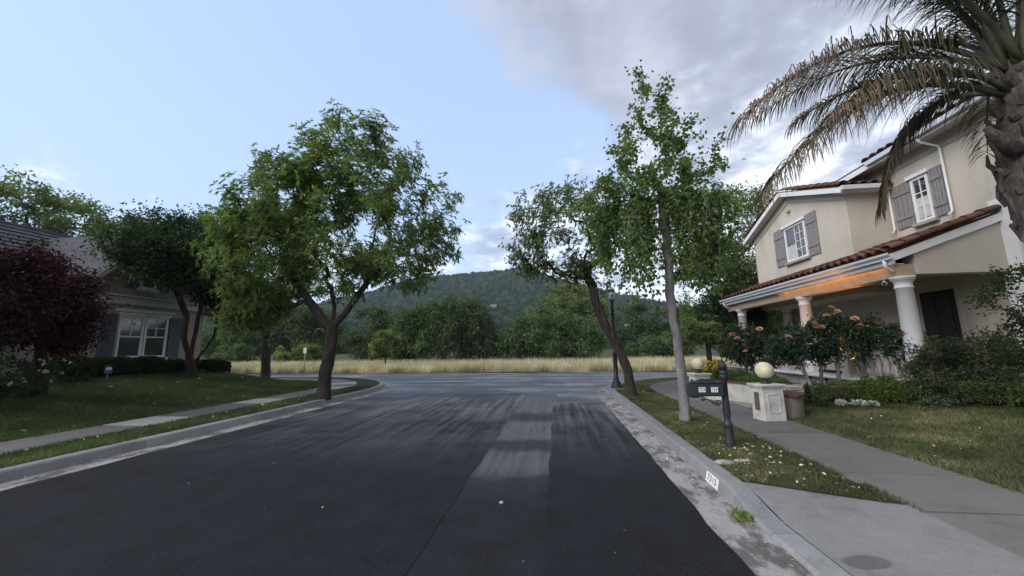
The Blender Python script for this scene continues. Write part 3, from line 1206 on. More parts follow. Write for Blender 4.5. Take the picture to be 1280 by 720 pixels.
def clump_tree(name, base, label, group, ells, n, leaf, mat, trunk_r, bark=None, thr=-0.25, nscale=0.45, limbs=26, seed=0.0, hang=0.0, low=False):
    """a further-off tree: tapered trunk with limbs, and a crown of leaf sprays in lumpy clumps"""
    t = root(name, base, label, 'tree' if 'shrub' not in name and 'bush' not in name else 'shrub', group)
    ctr = np.array([sum(e[k] * e[6] for e in ells) / sum(e[6] for e in ells) for k in range(3)])
    tg = blob_pts([(*e[:6], max(4, int(limbs * e[6] / sum(q[6] for q in ells)))) for e in ells], None, 1, 0.5, seed)
    if trunk_r:
        zc = min(e[2] - e[5] for e in ells)
        top = (base[0] * 0.5 + ctr[0] * 0.5, base[1] * 0.5 + ctr[1] * 0.5, max(base[2] + 0.5, zc + 0.35 * (ctr[2] - zc)))
        nodes, par, tips, nst = grow([[base, tuple((np.array(base) * 0.5 + np.array(top) * 0.5)), top]], tg, 0.6, 0.6, 0.08)
        me, rad = limb_mesh('trunk', nodes, par, max(0.01, trunk_r * 0.08), trunk_r)
        link('trunk', me, bark or M_bark_dark, t)
    # clump centres, then sprays round each
    nc = max(20, n // 90)
    cl = blob_pts([(*e[:6], max(3, int(nc * e[6] / sum(q[6] for q in ells)))) for e in ells], thr, nscale, 0.75, seed)
    rmean = sum((e[3] + e[5]) / 2 * e[6] for e in ells) / sum(e[6] for e in ells)
    sig = rmean * 0.13
    k = max(1, n // len(cl))
    C = np.repeat(cl, k, 0) + RNG.normal(0, sig, (len(cl) * k, 3)) * np.array([1, 1, 0.75 + hang])
    var = np.repeat(RNG.normal(0.48, 0.15, len(cl)), k) + RNG.normal(0, 0.13, len(C))
    D = unit(RNG.normal(0, 0.8, C.shape) + unit(C - ctr) * 0.7 + np.array([0, 0, -hang]))
    zg = base[2] + 0.02
    C[:, 2] = np.maximum(C[:, 2], zg + RNG.uniform(0, 0.3, len(C)) * (rmean * 0.3))
    m = len(C)
    leaves('crown' if 'tree' in name else 'foliage', C, D, leaf[0] * RNG.uniform(0.6, 1.3, m), leaf[1] * RNG.uniform(0.6, 1.3, m), var, mat, t, 0.2, 0.15)
    return t


G_FIELD = 'trees along the far edge of the field'
clump_tree('field_tree', (-17, 46, 0), 'bright leafy tree mass at the left of the willow across the field', G_FIELD,
           [(-17.5, 46, 3.4, 3.2, 2.6, 3.6, 3), (-15.4, 46.3, 4.6, 2.6, 2.4, 2.9, 2), (-19.4, 46, 2.0, 1.8, 1.8, 2.0, 1)], 17000, (0.34, 0.18), M_leaf_mid, 0.25, seed=2)
clump_tree('willow_tree', (-11.5, 45, 0), 'dark willow-like tree with hanging foliage across the field', G_FIELD,
           [(-12.6, 45, 4.3, 2.3, 2.3, 3.2, 3), (-10.4, 45.2, 4.4, 1.9, 2.0, 3.2, 2), (-8.6, 45.2, 3.0, 1.0, 1.4, 3.0, 1), (-11.8, 45, 2.0, 3.0, 2.0, 2.0, 1)],
           19000, (0.42, 0.14), M_leaf_willow, 0.3, seed=5, hang=0.9)
clump_tree('field_tree', (-2.0, 46, 0), 'widest rounded dark green tree in the middle across the field', G_FIELD,
           [(-1.5, 46, 3.0, 4.0, 3.0, 3.3, 3), (2.8, 46.3, 2.6, 2.9, 2.6, 2.7, 2), (-5.6, 46, 1.9, 2.2, 2.0, 2.1, 1)], 24000, (0.33, 0.17), M_leaf_mid, 0.3, seed=9)
clump_tree('field_tree', (2.0, 60, 0), 'tall pale tree rising behind the rounded dark tree', G_FIELD,
           [(2.6, 60, 8.6, 3.6, 3.0, 2.9, 3), (-0.8, 60, 6.6, 2.6, 2.6, 2.6, 1), (5.4, 60, 6.0, 3.2, 2.8, 3.4, 2), (1.5, 60, 4.0, 4.5, 3, 3.5, 1)], 15000, (0.45, 0.24), M_leaf_pale, 0.35, seed=12)
clump_tree('field_bush_tree', (-15.8, 34, 0), 'small yellow-green tree standing in the dry grass', None,
           [(-15.9, 34, 2.3, 1.3, 1.2, 1.1, 3), (-16.3, 34, 1.4, 1.0, 1.0, 0.8, 1)], 7000, (0.22, 0.1), M_leaf_pale, 0.07, seed=15)
FB = bpy.data.objects['field_bush_tree']
FB.name = 'young_tree'
clump_tree('field_shrub', (12.6, 50, 0), 'low wide shrub mass right of the lamp post across the field', 'shrubs across the field',
           [(11.0, 50, 1.3, 2.4, 1.8, 1.5, 1), (14.6, 50, 1.5, 2.8, 1.8, 1.7, 1)], 9000, (0.3, 0.16), M_leaf_mid, 0.0, seed=19)
clump_tree('field_tree', (15, 56, 0), 'dark trees behind the low shrubs at the right across the field', G_FIELD,
           [(11.5, 56, 4.4, 3.6, 2.6, 3.4, 1), (17.5, 57, 4.4, 3.6, 2.6, 3.6, 1), (22, 56, 4.2, 3, 2.6, 3.4, 1)], 13000, (0.4, 0.2), M_leaf_willow, 0.3, seed=22)
clump_tree('field_tree', (-25, 50, 0), 'dark tree left of the small yellow-green tree across the field', G_FIELD,
           [(-25.5, 50, 3.8, 3.6, 2.6, 3.6, 2), (-22.3, 51, 3.2, 2.4, 2.4, 3.0, 1)], 13000, (0.38, 0.2), M_leaf_willow, 0.3, seed=25)
clump_tree('field_tree', (-36, 52, 0), 'dark tree behind the white sign across the field', G_FIELD,
           [(-34.5, 52, 4.0, 3.6, 2.8, 4.0, 1), (-39.5, 52, 4.4, 3.8, 2.8, 4.2, 1)], 14000, (0.42, 0.2), M_leaf_willow, 0.3, seed=28)
clump_tree('field_tree', (-48, 52, 0), 'dark tree by the corner of the grey house across the field', G_FIELD,
           [(-45.5, 52, 4.6, 3.6, 2.8, 4.4, 1), (-51.5, 53, 4.6, 4.0, 2.8, 4.4, 1)], 12000, (0.45, 0.2), M_leaf_mid, 0.3, seed=31)
clump_tree('field_shrub', (-42.5, 46, 0), 'rounded pale shrub seen through the trunks by the grey house', 'shrubs across the field',
           [(-42.5, 46, 1.2, 2.3, 1.6, 1.5, 1)], 4500, (0.32, 0.16), M_leaf_mid, 0.0, seed=33)
clump_tree('field_shrub', (-32.5, 45, 0), 'light green bush right of the white sign across the field', 'shrubs across the field',
           [(-33.6, 45, 1.3, 1.7, 1.4, 1.3, 1), (-31.4, 45.3, 1.2, 1.4, 1.3, 1.2, 1)], 6000, (0.3, 0.14), M_leaf_pale, 0.0, seed=36)
for i, (x, y, h, w, lab) in enumerate(((34, 58, 8.5, 7, 'leafy tree far behind the porch of the cream house'), (-64, 50, 9.5, 7, 'leftmost tree of the row across the field'))):
    clump_tree('field_tree', (x, y, 0), lab, G_FIELD, [(x, y, h * 0.52, w * 0.6, 3, h * 0.5, 2), (x + 3, y, h * 0.45, w * 0.45, 3, h * 0.42, 1)], 9000, (0.5, 0.24), M_leaf_mid, 0.3, seed=40 + i)
# trees behind the right house and beside its porch
clump_tree('corner_tree', (8.7, 23.2 - 4.3, gz(8.7, 18.9) - 0.02), 'large leafy tree behind the far end of the cream house', 'trees on the lawns',
           [(9.6, 19.6, 6.6, 2.4, 2.0, 2.9, 3), (7.6, 19.2, 4.6, 1.8, 1.8, 2.4, 2), (10.0, 19.4, 3.6, 1.7, 1.6, 2.0, 2)], 30000, (0.17, 0.08), M_leaf_street, 0.17, None, -0.18, 0.6, 60, 44)
clump_tree('porch_tree', (8.0, 17.6, gz(8.0, 17.6) - 0.02), 'dark drooping tree just left of the porch end', 'trees on the lawns',
           [(7.6, 17.5, 3.0, 1.25, 1.1, 1.3, 2), (8.1, 17.7, 2.0, 1.0, 1.0, 1.0, 1)], 14000, (0.14, 0.07), M_leaf_dark, 0.11, None, -0.3, 0.7, 40, 47)
clump_tree('small_tree', (6.2, 16.4, gz(6.2, 16.4) - 0.02), 'small tree with yellowish leaves between the pale trunk and the porch', 'trees on the lawns',
           [(6.1, 16.4, 2.1, 0.75, 0.7, 0.55, 1)], 4500, (0.11, 0.06), M_leaf_pale, 0.10, None, -0.3, 0.9, 24, 50)
# tall trees behind the left house
for i, (x, y, h, w, lab, mt) in enumerate((
        (-32, 17.5, 12.2, 3.2, 'tall thin-leaved tree above the left end of the grey roof', M_leaf_bent),
        (-33, 21.0, 12.6, 2.8, 'tall pale green tree above the middle of the grey roof', M_leaf_pale),
        (-31, 24.0, 11.6, 2.4, 'tree with a dark ragged top behind the right end of the grey roof', M_leaf_bent),
        (-36, 14.0, 13.0, 3.6, 'tall tree at the left edge behind the grey roof', M_leaf_bent))):
    clump_tree('tall_tree', (x, y, 0), lab, 'tall trees behind the grey house',
               [(x, y, h - 2.3, w * 0.8, w * 0.7, 2.3, 3), (x, y, h - 5.0, w, w, 2.6, 2)], 7500, (0.26, 0.13), mt, 0.25, None, 0.0, 0.8, 40, 53 + i)

# ------------------------------------------------------------------ wooded hill and the houses on it
ico_v, ico_f = None, None


def ico2():
    import bmesh
    bm = bmesh.new()
    bmesh.ops.create_icosphere(bm, subdivisions=2, radius=1.0)
    v = np.array([x.co[:] for x in bm.verts])
    f = np.array([[q.index for q in fc.verts] for fc in bm.faces])
    bm.free()
    return v, f


iv, jf = ico2()
Vs, Fs, vr = [], [], []
nh = 0
gen = 0
while nh < 7600 and gen < 60000:
    gen += 1
    az = random.uniform(-62, 48) if random.random() < 0.3 else random.uniform(-32, 14)
    r = math.sqrt(random.uniform(150 ** 2, 612 ** 2))
    z = hill_z(r, az)
    x, y = hill_xy(r, az)
    s = random.uniform(2.6, 5.6) if r < 560 else random.uniform(2.2, 3.6)
    if r < 260 and random.random() < 0.25:
        continue
    seed = random.random() * 50
    v = iv * (1 + 0.42 * np.array([noise.noise(Vector(p) * 1.9 + Vector((seed, 0, 0))) for p in iv]))[:, None]
    v = v * np.array([s, s, s * random.uniform(0.8, 1.2)]) + np.array([x, y, z + s * 0.35])
    Vs.append(v)
    Fs.append(jf + nh * len(iv))
    vr.append(np.full(len(iv), random.gauss(0.5, 0.2)) + 0.0)
    nh += 1
_b = Mat('far_wood')
_c = _b.ramp(_b.attr('var'), [(0, (0.010, 0.020, 0.012)), (0.5, (0.026, 0.046, 0.026)), (1, (0.060, 0.085, 0.042))])
_n = _b.noise(1.1, 5, 0.75)
_c = _b.mix(1.0, _c, _b.ramp(_n, [(0.35, (0.55, 0.55, 0.55)), (0.65, (1.35, 1.35, 1.3))]), 'MULTIPLY')
M_wood = _b.done(_c, 0.95, _n, 1.2, 0.05)
setp(link('forest', npmesh('forest', np.concatenate(Vs), np.concatenate(Fs), np.clip(np.concatenate(vr), 0, 1), True), M_wood), kind='stuff')

M_hwall = plain('far_wall', (0.55, 0.54, 0.50), 0.9)
M_hroof = plain('far_roof', (0.16, 0.13, 0.11), 0.9)
M_hglass = plain('far_window', (0.05, 0.06, 0.07), 0.3)
for i, (r, az, w, d, h, lab) in enumerate((
        (215, 7.2, 6, 5, 2.6, 'small white house on the hillside left of the bent trunk'),
        (240, 10.8, 6, 5, 2.6, 'small white house on the hillside right of the bent trunk'),
        (330, -9.4, 5, 5, 3.0, 'pale house on the hillside right of the willow-like tree'),
        (250, -24.5, 6, 5, 2.8, 'pale house low on the hill left of the willow-like tree'))):
    x, y = hill_xy(r, az)
    z = hill_z(r, az) + 2.4
    t = root('hillside_house', (x, y, z - 5), lab, 'house', 'houses on the hillside')
    MB().box(x - w / 2, x + w / 2, y - d / 2, y + d / 2, z - 5.5, z + h).build('wall', M_hwall, t)
    MB().prism([(x - w / 2 - 0.5, y - d / 2 - 0.5, z + h), (x - w / 2 - 0.5, y + d / 2 + 0.5, z + h), (x - w / 2 - 0.5, y, z + h + 2.0)], (w + 1, 0, 0)).build('roof', M_hroof, t)
    for k in (-0.28, 0.05, 0.3):
        MB().box(x + w * k - 0.7, x + w * k + 0.7, y - d / 2 - 0.06, y - d / 2 + 0.1, z + 0.9, z + 2.3).build('window', M_hglass, t)

# ------------------------------------------------------------------ the cream house on the right
_b = Mat('cream_stucco')
_n = _b.noise(38, 5, 0.7)
M_stucco = _b.done(_b.mix(1.0, _b.ramp(_b.noise(1.0, 5, 0.7, (1.6, 1.6, 0.7)), [(0.32, (0.91, 0.90, 0.885)), (0.62, (1.05, 1.05, 1.05))]), _b.ramp(_b.math('ADD', _b.math('MULTIPLY', _b.noise(0.9, 5, 0.6), 0.7), _b.math('MULTIPLY', _n, 0.3)),
                           [(0.3, (0.50, 0.45, 0.375)), (0.7, (0.58, 0.53, 0.45))]), 'MULTIPLY'), 0.9, _n, 0.02, 0.15)
M_white = plain('white_paint', (0.68, 0.68, 0.67), 0.55, 0.06, 3.0, 0.001)
M_trimgrey = plain('grey_sill_paint', (0.30, 0.29, 0.28), 0.7, 0.1)
M_gutterp = plain('pale_gutter_paint', (0.52, 0.54, 0.57), 0.45, 0.05)
M_shut = plain('grey_shutter_paint', (0.215, 0.205, 0.20), 0.7, 0.16, 9.0, 0.003, 40)
M_beam = plain('tan_beam', (0.40, 0.30, 0.21), 0.8, 0.15, 4, 0.004, 30)
M_col = plain('white_column', (0.60, 0.60, 0.60), 0.75, 0.06, 3.0, 0.004, 50)
M_dark = plain('dark_door', (0.016, 0.013, 0.012), 0.5, 0.2)
M_plinth = plain('porch_stone', (0.38, 0.35, 0.33), 0.85, 0.15, 4, 0.004, 40)
_b = Mat('clay_tile')
_o = _b.N('ShaderNodeObjectInfo')
M_tile = _b.done(_b.mix(1.0, _b.ramp(_o.outputs['Random'], [(0, (0.085, 0.043, 0.033)), (0.5, (0.125, 0.060, 0.045)), (1, (0.18, 0.095, 0.07))]),
                        _b.ramp(_b.noise(11, 5, 0.7), [(0.3, (0.6, 0.6, 0.62)), (0.7, (1.2, 1.15, 1.1))]), 'MULTIPLY'), 0.85, _b.noise(50, 4), 0.004, 0.2)
_b = Mat('window_glass')
_p = _b.N('ShaderNodeBsdfPrincipled')
_p.inputs['Base Color'].default_value = (0.03, 0.035, 0.04, 1)
_p.inputs['Roughness'].default_value = 0.06
_p.inputs['Specular IOR Level'].default_value = 0.9
_p.inputs['Coat Weight'].default_value = 0.6
_b.L(_p.outputs[0], _b.out.inputs[0])
M_glass = _b.m
M_curtain = plain('pale_curtain', (0.46, 0.46, 0.44), 0.9, 0.2, 8)

XG, XW, XM = 7.2, 8.5, 9.6          # gutter, wing wall, main wall
PY0, PY1 = 8.85, 17.2               # porch roof ends
SL = 0.36                           # roof slope
HR = root('cream_house', (9.6, 12.5, 0.4), 'two-storey cream stucco house with tiled porch and grey shutters on the right', 'house')
FZ = 0.70                           # porch floor

# walls
mb = MB()
mb.box(XM, XM + 8, 8.98, 17.6, 0.1, 6.72)
mb.build('wall', M_stucco, HR)
gy0, gy1, gap = 11.48, 16.62, 14.05
mb = MB()
mb.prism([(XW, gy0, 3.0), (XW, gy1, 3.0), (XW, gy1, 6.02), (XW, gap, 6.96), (XW, gy0, 6.02)], (XM - XW + 0.05, 0, 0))
mb.build('wing_wall', M_stucco, HR)
# right part of the house: a slightly forward bay; sky light on its corner painted in as a white strip
MB().box(XM - 0.10, XM + 6, 2.0, 8.60, 0.1, 7.35).build('bay_wall', M_stucco, HR)
MB().box(XM - 0.16, XM + 0.3, 8.60, 8.975, 0.3, 4.62).build('sky_lit_corner', M_white, HR, bevel=0.01)
MB().box(XM - 0.05, XM + 0.3, 8.60, 8.975, 4.62, 7.2).build('wall_return', M_stucco, HR)

# stucco reveal lines: thin proud bands along the gable
mb = MB()
for (ya, za), (yb, zb) in (((gy0, 5.72), (gap, 6.64)), ((gap, 6.64), (gy1, 5.72))):
    mb.prism([(XW - 0.018, ya, za), (XW - 0.018, yb, zb), (XW - 0.018, yb, zb + 0.045), (XW - 0.018, ya, za + 0.045)], (0.03, 0, 0))
mb.build('reveal_band', M_trimgrey, HR)
MB().box(XM - 0.016, XM + 0.02, 8.99, 11.44, 6.34, 6.375).build('reveal_band', M_trimgrey, HR)


def slab_roof(p0, p1, p2, p3, th):
    """thin sloped slab on four corners (eave a, eave b, top b, top a)"""
    n = (Vector(p1) - Vector(p0)).cross(Vector(p3) - Vector(p0)).normalized()
    if n.z < 0:
        n = -n
    q = [Vector(p) for p in (p0, p1, p2, p3)]
    return [p - n * th for p in q] + q


def tile_mesh():
    """a barrel tile: half-round shell with thickness, 0.42 m long along +x, 0.26 wide"""
    V, F = [], []
    n = 6
    for x, r, dz in ((0.0, 0.125, 0.02), (0.44, 0.105, 0.0)):
        for rr in (r, r - 0.018):
            for i in range(n + 1):
                a = math.pi * i / n
                V.append((x, math.cos(a) * rr, math.sin(a) * rr * 0.8 + dz))
    k = n + 1
    for i in range(n):
        F.append((i, i + 1, 2 * k + i + 1, 2 * k + i))
        F.append((k + i + 1, k + i, 3 * k + i, 3 * k + i + 1))
        F.append((i + 1, i, k + i, k + i + 1))
        F.append((2 * k + i, 2 * k + i + 1, 3 * k + i + 1, 3 * k + i))
    F += [(0, 2 * k, 3 * k, k), (n, k + n, 3 * k + n, 2 * k + n)]
    mb = MB().add(V, F, True)
    me = mb.mesh('roof_tile')
    me.materials.append(M_tile)
    return me


TILE = tile_mesh()


def lay_tile(p, up_dir, across, parent, s=1.0):
    u = Vector(up_dir).normalized()
    a = Vector(across).normalized()
    n = u.cross(a)
    if n.z < 0:
        a = -a
        n = u.cross(a)
    o = bpy.data.objects.new('roof_tile', TILE)
    COL.objects.link(o)
    j = random.uniform(-0.03, 0.03)
    M = Matrix((u + a * j, a - u * j, n)).transposed().to_4x4()
    o.parent = parent
    o.matrix_local = Matrix.Translation(Vector(p) + n * random.uniform(0, 0.008)) @ M @ Matrix.Scale(s, 4)
    return o


# porch roof: sloped deck with barrel tiles
ex, ez = XG + 0.02, 3.53
zt = ez + SL * (XM - ex)
mb = MB()
mb.hexa(slab_roof((ex, PY0, ez), (ex, PY1, ez), (XM, PY1, zt), (XM, PY0, zt), 0.10))
porch_roof = mb.build('porch_roof', M_tile, HR)
ud = Vector((1, 0, SL)).normalized()
ny = int((PY1 - PY0 - 0.1) / 0.255)
rowlen = 0.385
for r in range(6):
    for i in range(ny):
        y = PY0 + 0.14 + i * (PY1 - PY0 - 0.24) / (ny - 1)
        p = Vector((ex - 0.06, y, ez - 0.005)) + ud * rowlen * r
        if p.x > XW - 0.05 and 11.4 < y < 16.7:
            continue
        if p.x + 0.4 > XM:
            continue
        lay_tile(p, ud, (0, 1, 0), porch_roof)
# rake tiles along the near end of the porch roof
for k in range(7):
    lay_tile(Vector((ex - 0.03, PY0 - 0.01, ez + 0.05)) + ud * 0.34 * k, ud, (0, 1, 0), porch_roof, 1.12)
# white fascia on the rake
MB().prism([(ex, PY0 - 0.07, ez - 0.03), (XM, PY0 - 0.07, zt - 0.03), (XM, PY0 - 0.07, zt - 0.20), (ex, PY0 - 0.07, ez - 0.20)], (0, 0.05, 0)).build('rake_board', M_white, HR)
# eave: gutter, drip board
mb = MB()
prof = [(XG - 0.03, 3.38), (XG - 0.03, 3.42), (XG - 0.075, 3.47), (XG - 0.075, 3.52), (XG - 0.06, 3.52), (XG - 0.06, 3.48), (XG + 0.05, 3.40), (XG + 0.05, 3.38)]
mb.prism([(x, PY0 - 0.1, z) for x, z in prof], (0, PY1 - PY0 + 0.2, 0))
mb.build('gutter', M_gutterp, HR)
MB().box(XG + 0.052, XG + 0.09, PY0 - 0.05, PY1 + 0.05, 3.29, 3.46).build('fascia_board', M_white, HR)
MB().box(XG + 0.06, XG + 0.30, PY0 + 0.0, PY1, 3.275, 3.29).build('soffit', M_white, HR)
# beams
XB0, XB1 = 7.40, 7.70
MB().box(XB0, XB1, PY0 + 0.02, PY1 - 0.05, 3.02, 3.273).build('beam', M_beam, HR)
MB().prism([(XB1 + 0.003, PY0 - 0.01, 3.05), (XM - 0.003, PY0 - 0.01, 3.05), (XM - 0.003, PY0 - 0.01, zt - 0.21), (XB1 + 0.003, PY0 - 0.01, 3.52)], (0, 0.28, 0)).build('end_beam', M_stucco, HR)
MB().box(XB1, XM, PY1 - 0.33, PY1 - 0.05, 3.02, 3.4).build('beam', M_beam, HR)
MB().box(XB1 + 0.004, XM - 0.004, PY0 + 0.275, PY1 - 0.335, 3.20, 3.24).build('porch_ceiling', M_beam, HR)
# end wall above the far beam is hidden; porch floor with a stone edge
MB().box(XG + 0.1, XM, PY0 - 0.1, PY1, 0.2, FZ).build('porch_floor', M_plinth, HR, bevel=0.02)
MB().box(XG - 0.02, XG + 0.46, PY0 - 0.2, PY1 + 0.05, FZ, FZ + 0.06).build('floor_edge', M_white, HR, bevel=0.01)


def column(x, y, z0, z1, name='column'):
    h = z1 - z0
    mb = MB()
    mb.lathe([(0.215, 0), (0.215, 0.06), (0.19, 0.075), (0.20, 0.11), (0.18, 0.15), (0.168, 0.17), (0.165, h * 0.35), (0.142, h - 0.26),
              (0.16, h - 0.25), (0.16, h - 0.225), (0.145, h - 0.21), (0.148, h - 0.13), (0.185, h - 0.085), (0.20, h - 0.075), (0.20, h - 0.045), (0.21, h - 0.04), (0.21, h)], (x, y, z0), 28)
    return mb.build(name, M_col, HR)


for y in (9.02, 12.35, 16.3):
    column(7.55, y, FZ + 0.06, 3.02)
column(9.25, 16.3, FZ, 3.02)

# balustrade with turned balusters
BAL = MB().lathe([(0.055, 0), (0.055, 0.03), (0.03, 0.05), (0.035, 0.09), (0.065, 0.18), (0.062, 0.24), (0.03, 0.38), (0.028, 0.42), (0.05, 0.45), (0.05, 0.5)], (0, 0, 0), 10).mesh('baluster')
BAL.materials.append(M_plinth)
for ya, yb in ((9.24, 10.75), (12.6, 16.05)):
    bl = MB().box(7.43, 7.67, ya, yb, 1.33, 1.43).build('balustrade', M_plinth, HR, bevel=0.015)
    MB().box(7.45, 7.65, ya, yb, FZ + 0.062, FZ + 0.13).build('bottom_rail', M_plinth, bl)
    n = int((yb - ya) / 0.19)
    for i in range(n):
        o = bpy.data.objects.new('baluster', BAL)
        COL.objects.link(o)
        o.location = (7.55, ya + 0.1 + i * (yb - ya - 0.2) / (n - 1), FZ + 0.13)
        o.scale = (1, 1, 1.4)
        o.parent = bl
MB().box(7.40, 7.70, 10.75, 12.1, FZ + 0.06, 1.5).build('low_wall', M_stucco, HR, bevel=0.01)
MB().box(7.385, 7.42, 11.0, 11.7, FZ + 0.12, FZ + 0.2).build('vent_slot', M_dark, HR)
# steps up to the porch
for k in range(3):
    MB().box(6.45 + k * 0.25, 7.2, 10.3, 12.0, 0.2, 0.36 + k * 0.11).build('step', M_plinth, HR, bevel=0.01)

# door and windows under the porch
MB().box(XM - 0.06, XM + 0.05, 10.05, 11.05, FZ, 2.95).build('door_frame', M_stucco, HR)
dr = MB().box(XM - 0.09, XM - 0.055, 10.13, 10.97, FZ, 2.87).build('door', M_dark, HR)
mb = MB()
for y0 in (10.22, 10.60):
    for z0, z1 in ((0.9, 1.5), (1.62, 2.7)):
        mb.box(XM - 0.105, XM - 0.085, y0, y0 + 0.28, z0, z1)
mb.build('door_panel', M_dark, dr)
MB().lathe([(0.0, 0), (0.03, 0.01), (0.035, 0.03), (0.0, 0.05)], (XM - 0.14, 10.90, 1.7), 10).build('handle', M_trimgrey, dr)


def window(x, y0, y1, z0, z1, grid, parent, header=True, halfgrid=None, facing=-1, blind=False, name='window'):
    """a window in a wall whose face lies at x and looks towards facing*x"""
    f = facing
    fw = 0.07
    X = lambda d: x + f * d
    bx = lambda a, b: (min(X(a), X(b)), max(X(a), X(b)))
    w = MB()
    w.box(*bx(-0.05, 0.045), y0, y0 + fw, z0, z1)
    w.box(*bx(-0.05, 0.045), y1 - fw, y1, z0, z1)
    w.box(*bx(-0.05, 0.043), y0 + fw, y1 - fw, z1 - fw, z1)
    w.box(*bx(-0.05, 0.043), y0 + fw, y1 - fw, z0, z0 + fw)
    win = w.build(name, M_white, parent, bevel=0.006)
    MB().box(*bx(-0.02, 0.008), y0 + fw, y1 - fw, z0 + fw, z1 - fw).build('pane', M_curtain if blind else M_glass, win)
    if blind:
        MB().box(*bx(0.012, 0.014), y0 + fw, y1 - fw, z0 + fw, z1 - fw)
    g = MB()
    cols, rows, zlo = grid
    zlo = z0 + fw + (z1 - z0 - 2 * fw) * zlo
    for c in range(1, cols):
        yy = y0 + fw + (y1 - y0 - 2 * fw) * c / cols
        g.box(*bx(0.0081, 0.026), yy - 0.012, yy + 0.012, zlo, z1 - fw)
    for r_ in range(1, rows):
        zz = zlo + (z1 - fw - zlo) * r_ / rows
        g.box(*bx(0.0082, 0.022), y0 + fw, y1 - fw, zz - 0.012, zz + 0.012)
    if zlo > z0 + fw + 0.1:
        g.box(*bx(0.0083, 0.034), y0 + fw, y1 - fw, zlo - 0.025, zlo + 0.025)
    if g.v:
        g.build('muntin', M_white, win)
    MB().box(*bx(0.0, 0.12), y0 - 0.08, y1 + 0.08, z0 - 0.10, z0 - 0.005).build('sill', M_trimgrey if header != 'white' else M_white, win, bevel=0.02)
    if header:
        MB().box(*bx(0.0, 0.10), y0 - 0.06, y1 + 0.06, z1 + 0.004, z1 + 0.10).build('lintel', M_white, win, bevel=0.012)
    return win


def shutter(x, y0, y1, z0, z1, parent, mat, f=-1, battens=(0.22, 0.78), boards=4, label=None):
    sh = MB().box(min(x, x + f * 0.018), max(x, x + f * 0.018), y0 + 0.004, y1 - 0.004, z0 + 0.004, z1 - 0.004).build('shutter', mat, parent, label)
    w = (y1 - y0) / boards
    a, b = x + f * 0.019, x + f * 0.042
    me = MB().box(min(a, b), max(a, b), -w / 2 + 0.007, w / 2 - 0.007, z0, z1).mesh('board')
    me.materials.append(mat)
    for i in range(boards):
        o = bpy.data.objects.new('board', me)
        COL.objects.link(o)
        o.location = (f * random.uniform(0, 0.003), y0 + w * (i + 0.5), 0)
        o.parent = sh
    for t in battens:
        z = z0 + (z1 - z0) * t
        a, b = x + f * 0.046, x + f * 0.066
        MB().box(min(a, b), max(a, b), y0 + 0.012, y1 - 0.012, z - 0.045, z + 0.045).build('batten', mat, sh, bevel=0.004)
    return sh


w1 = window(XW, 13.32, 14.46, 4.52, 5.78, (2, 1, 0.0), HR)
mb = MB()
for k in range(1, 4):
    mb.box(XW - 0.024, XW - 0.009, 13.40, 13.86, 4.6 + k * 0.28 - 0.01, 4.6 + k * 0.28 + 0.01)
mb.box(XW - 0.026, XW - 0.009, 13.62, 13.64, 4.6, 5.7)
mb.build('muntin', M_white, w1)
MB().box(XW - 0.0105, XW - 0.0085, 13.9, 14.38, 4.6, 5.1).build('blind', M_curtain, w1)
shutter(XW, 14.52, 15.12, 4.48, 5.86, HR, M_shut)
shutter(XW, 12.74, 13.26, 4.48, 5.90, HR, M_shut)
MB().lathe([(0.05, 0), (0.07, 0.03), (0.07, 0.1), (0.03, 0.13)], (XW - 0.04, 14.05, 6.28), 10).build('gable_vent', M_beam, HR)
w2 = window(XM, 10.24, 10.72, 4.70, 5.90, (2, 3, 0.0), HR)
MB().box(XM - 0.0105, XM - 0.0085, 10.31, 10.65, 4.8, 5.35).build('blind', M_curtain, w2)
shutter(XM, 10.74, 11.28, 4.70, 5.92, HR, M_shut)
shutter(XM, 9.88, 10.21, 4.70, 5.95, HR, M_shut)

# upper roofs
wing_roof = None
mb = MB()
oy0, oy1 = gy0 - 0.28, gy1 + 0.28
ze = 6.02 - 0.36 * 0.28
for ya, yb, za, zb in ((oy0, gap, ze, 6.96), (oy1, gap, ze, 6.96)):
    n = Vector((0, -(zb - za) * (1 if yb > ya else -1), abs(yb - ya))).normalized()
    q = [Vector(p) for p in ((XW - 0.28, ya, za + 0.14), (XM + 5, ya, za + 0.14), (XM + 5, yb, zb + 0.14), (XW - 0.28, yb, zb + 0.14))]
    mb.hexa([p - n * 0.11 for p in q] + q)
wing_roof = mb.build('wing_roof', M_tile, HR)
for s in (0, 1):
    ya, yb = (oy0, gap) if s == 0 else (oy1, gap)
    MB().prism([(XW - 0.31, ya, ze - 0.06), (XW - 0.31, yb, 6.90), (XW - 0.31, yb, 7.06), (XW - 0.31, ya, ze + 0.10)], (0.035, 0, 0)).build('rake_board', M_white, HR)
    MB().prism([(XW - 0.27, ya, ze + 0.0), (XW - 0.27, yb, 6.965), (XW - 0.27, yb, 6.98), (XW - 0.27, ya, ze + 0.015)], (0.27, 0, 0)).build('soffit', M_white, HR)
    up = Vector((0, yb - ya, 7.1 - (ze + 0.14))).normalized()
    for k in range(8):
        lay_tile(Vector((XW - 0.20, ya, ze + 0.165)) + up * 0.345 * k, up, (1, 0, 0), wing_roof, 1.1)
    for c in range(1, 5):
        for k in range(7):
            lay_tile(Vector((XW - 0.20 + 0.27 * c, ya, ze + 0.15)) + up * 0.38 * k, up, (1, 0, 0), wing_roof)
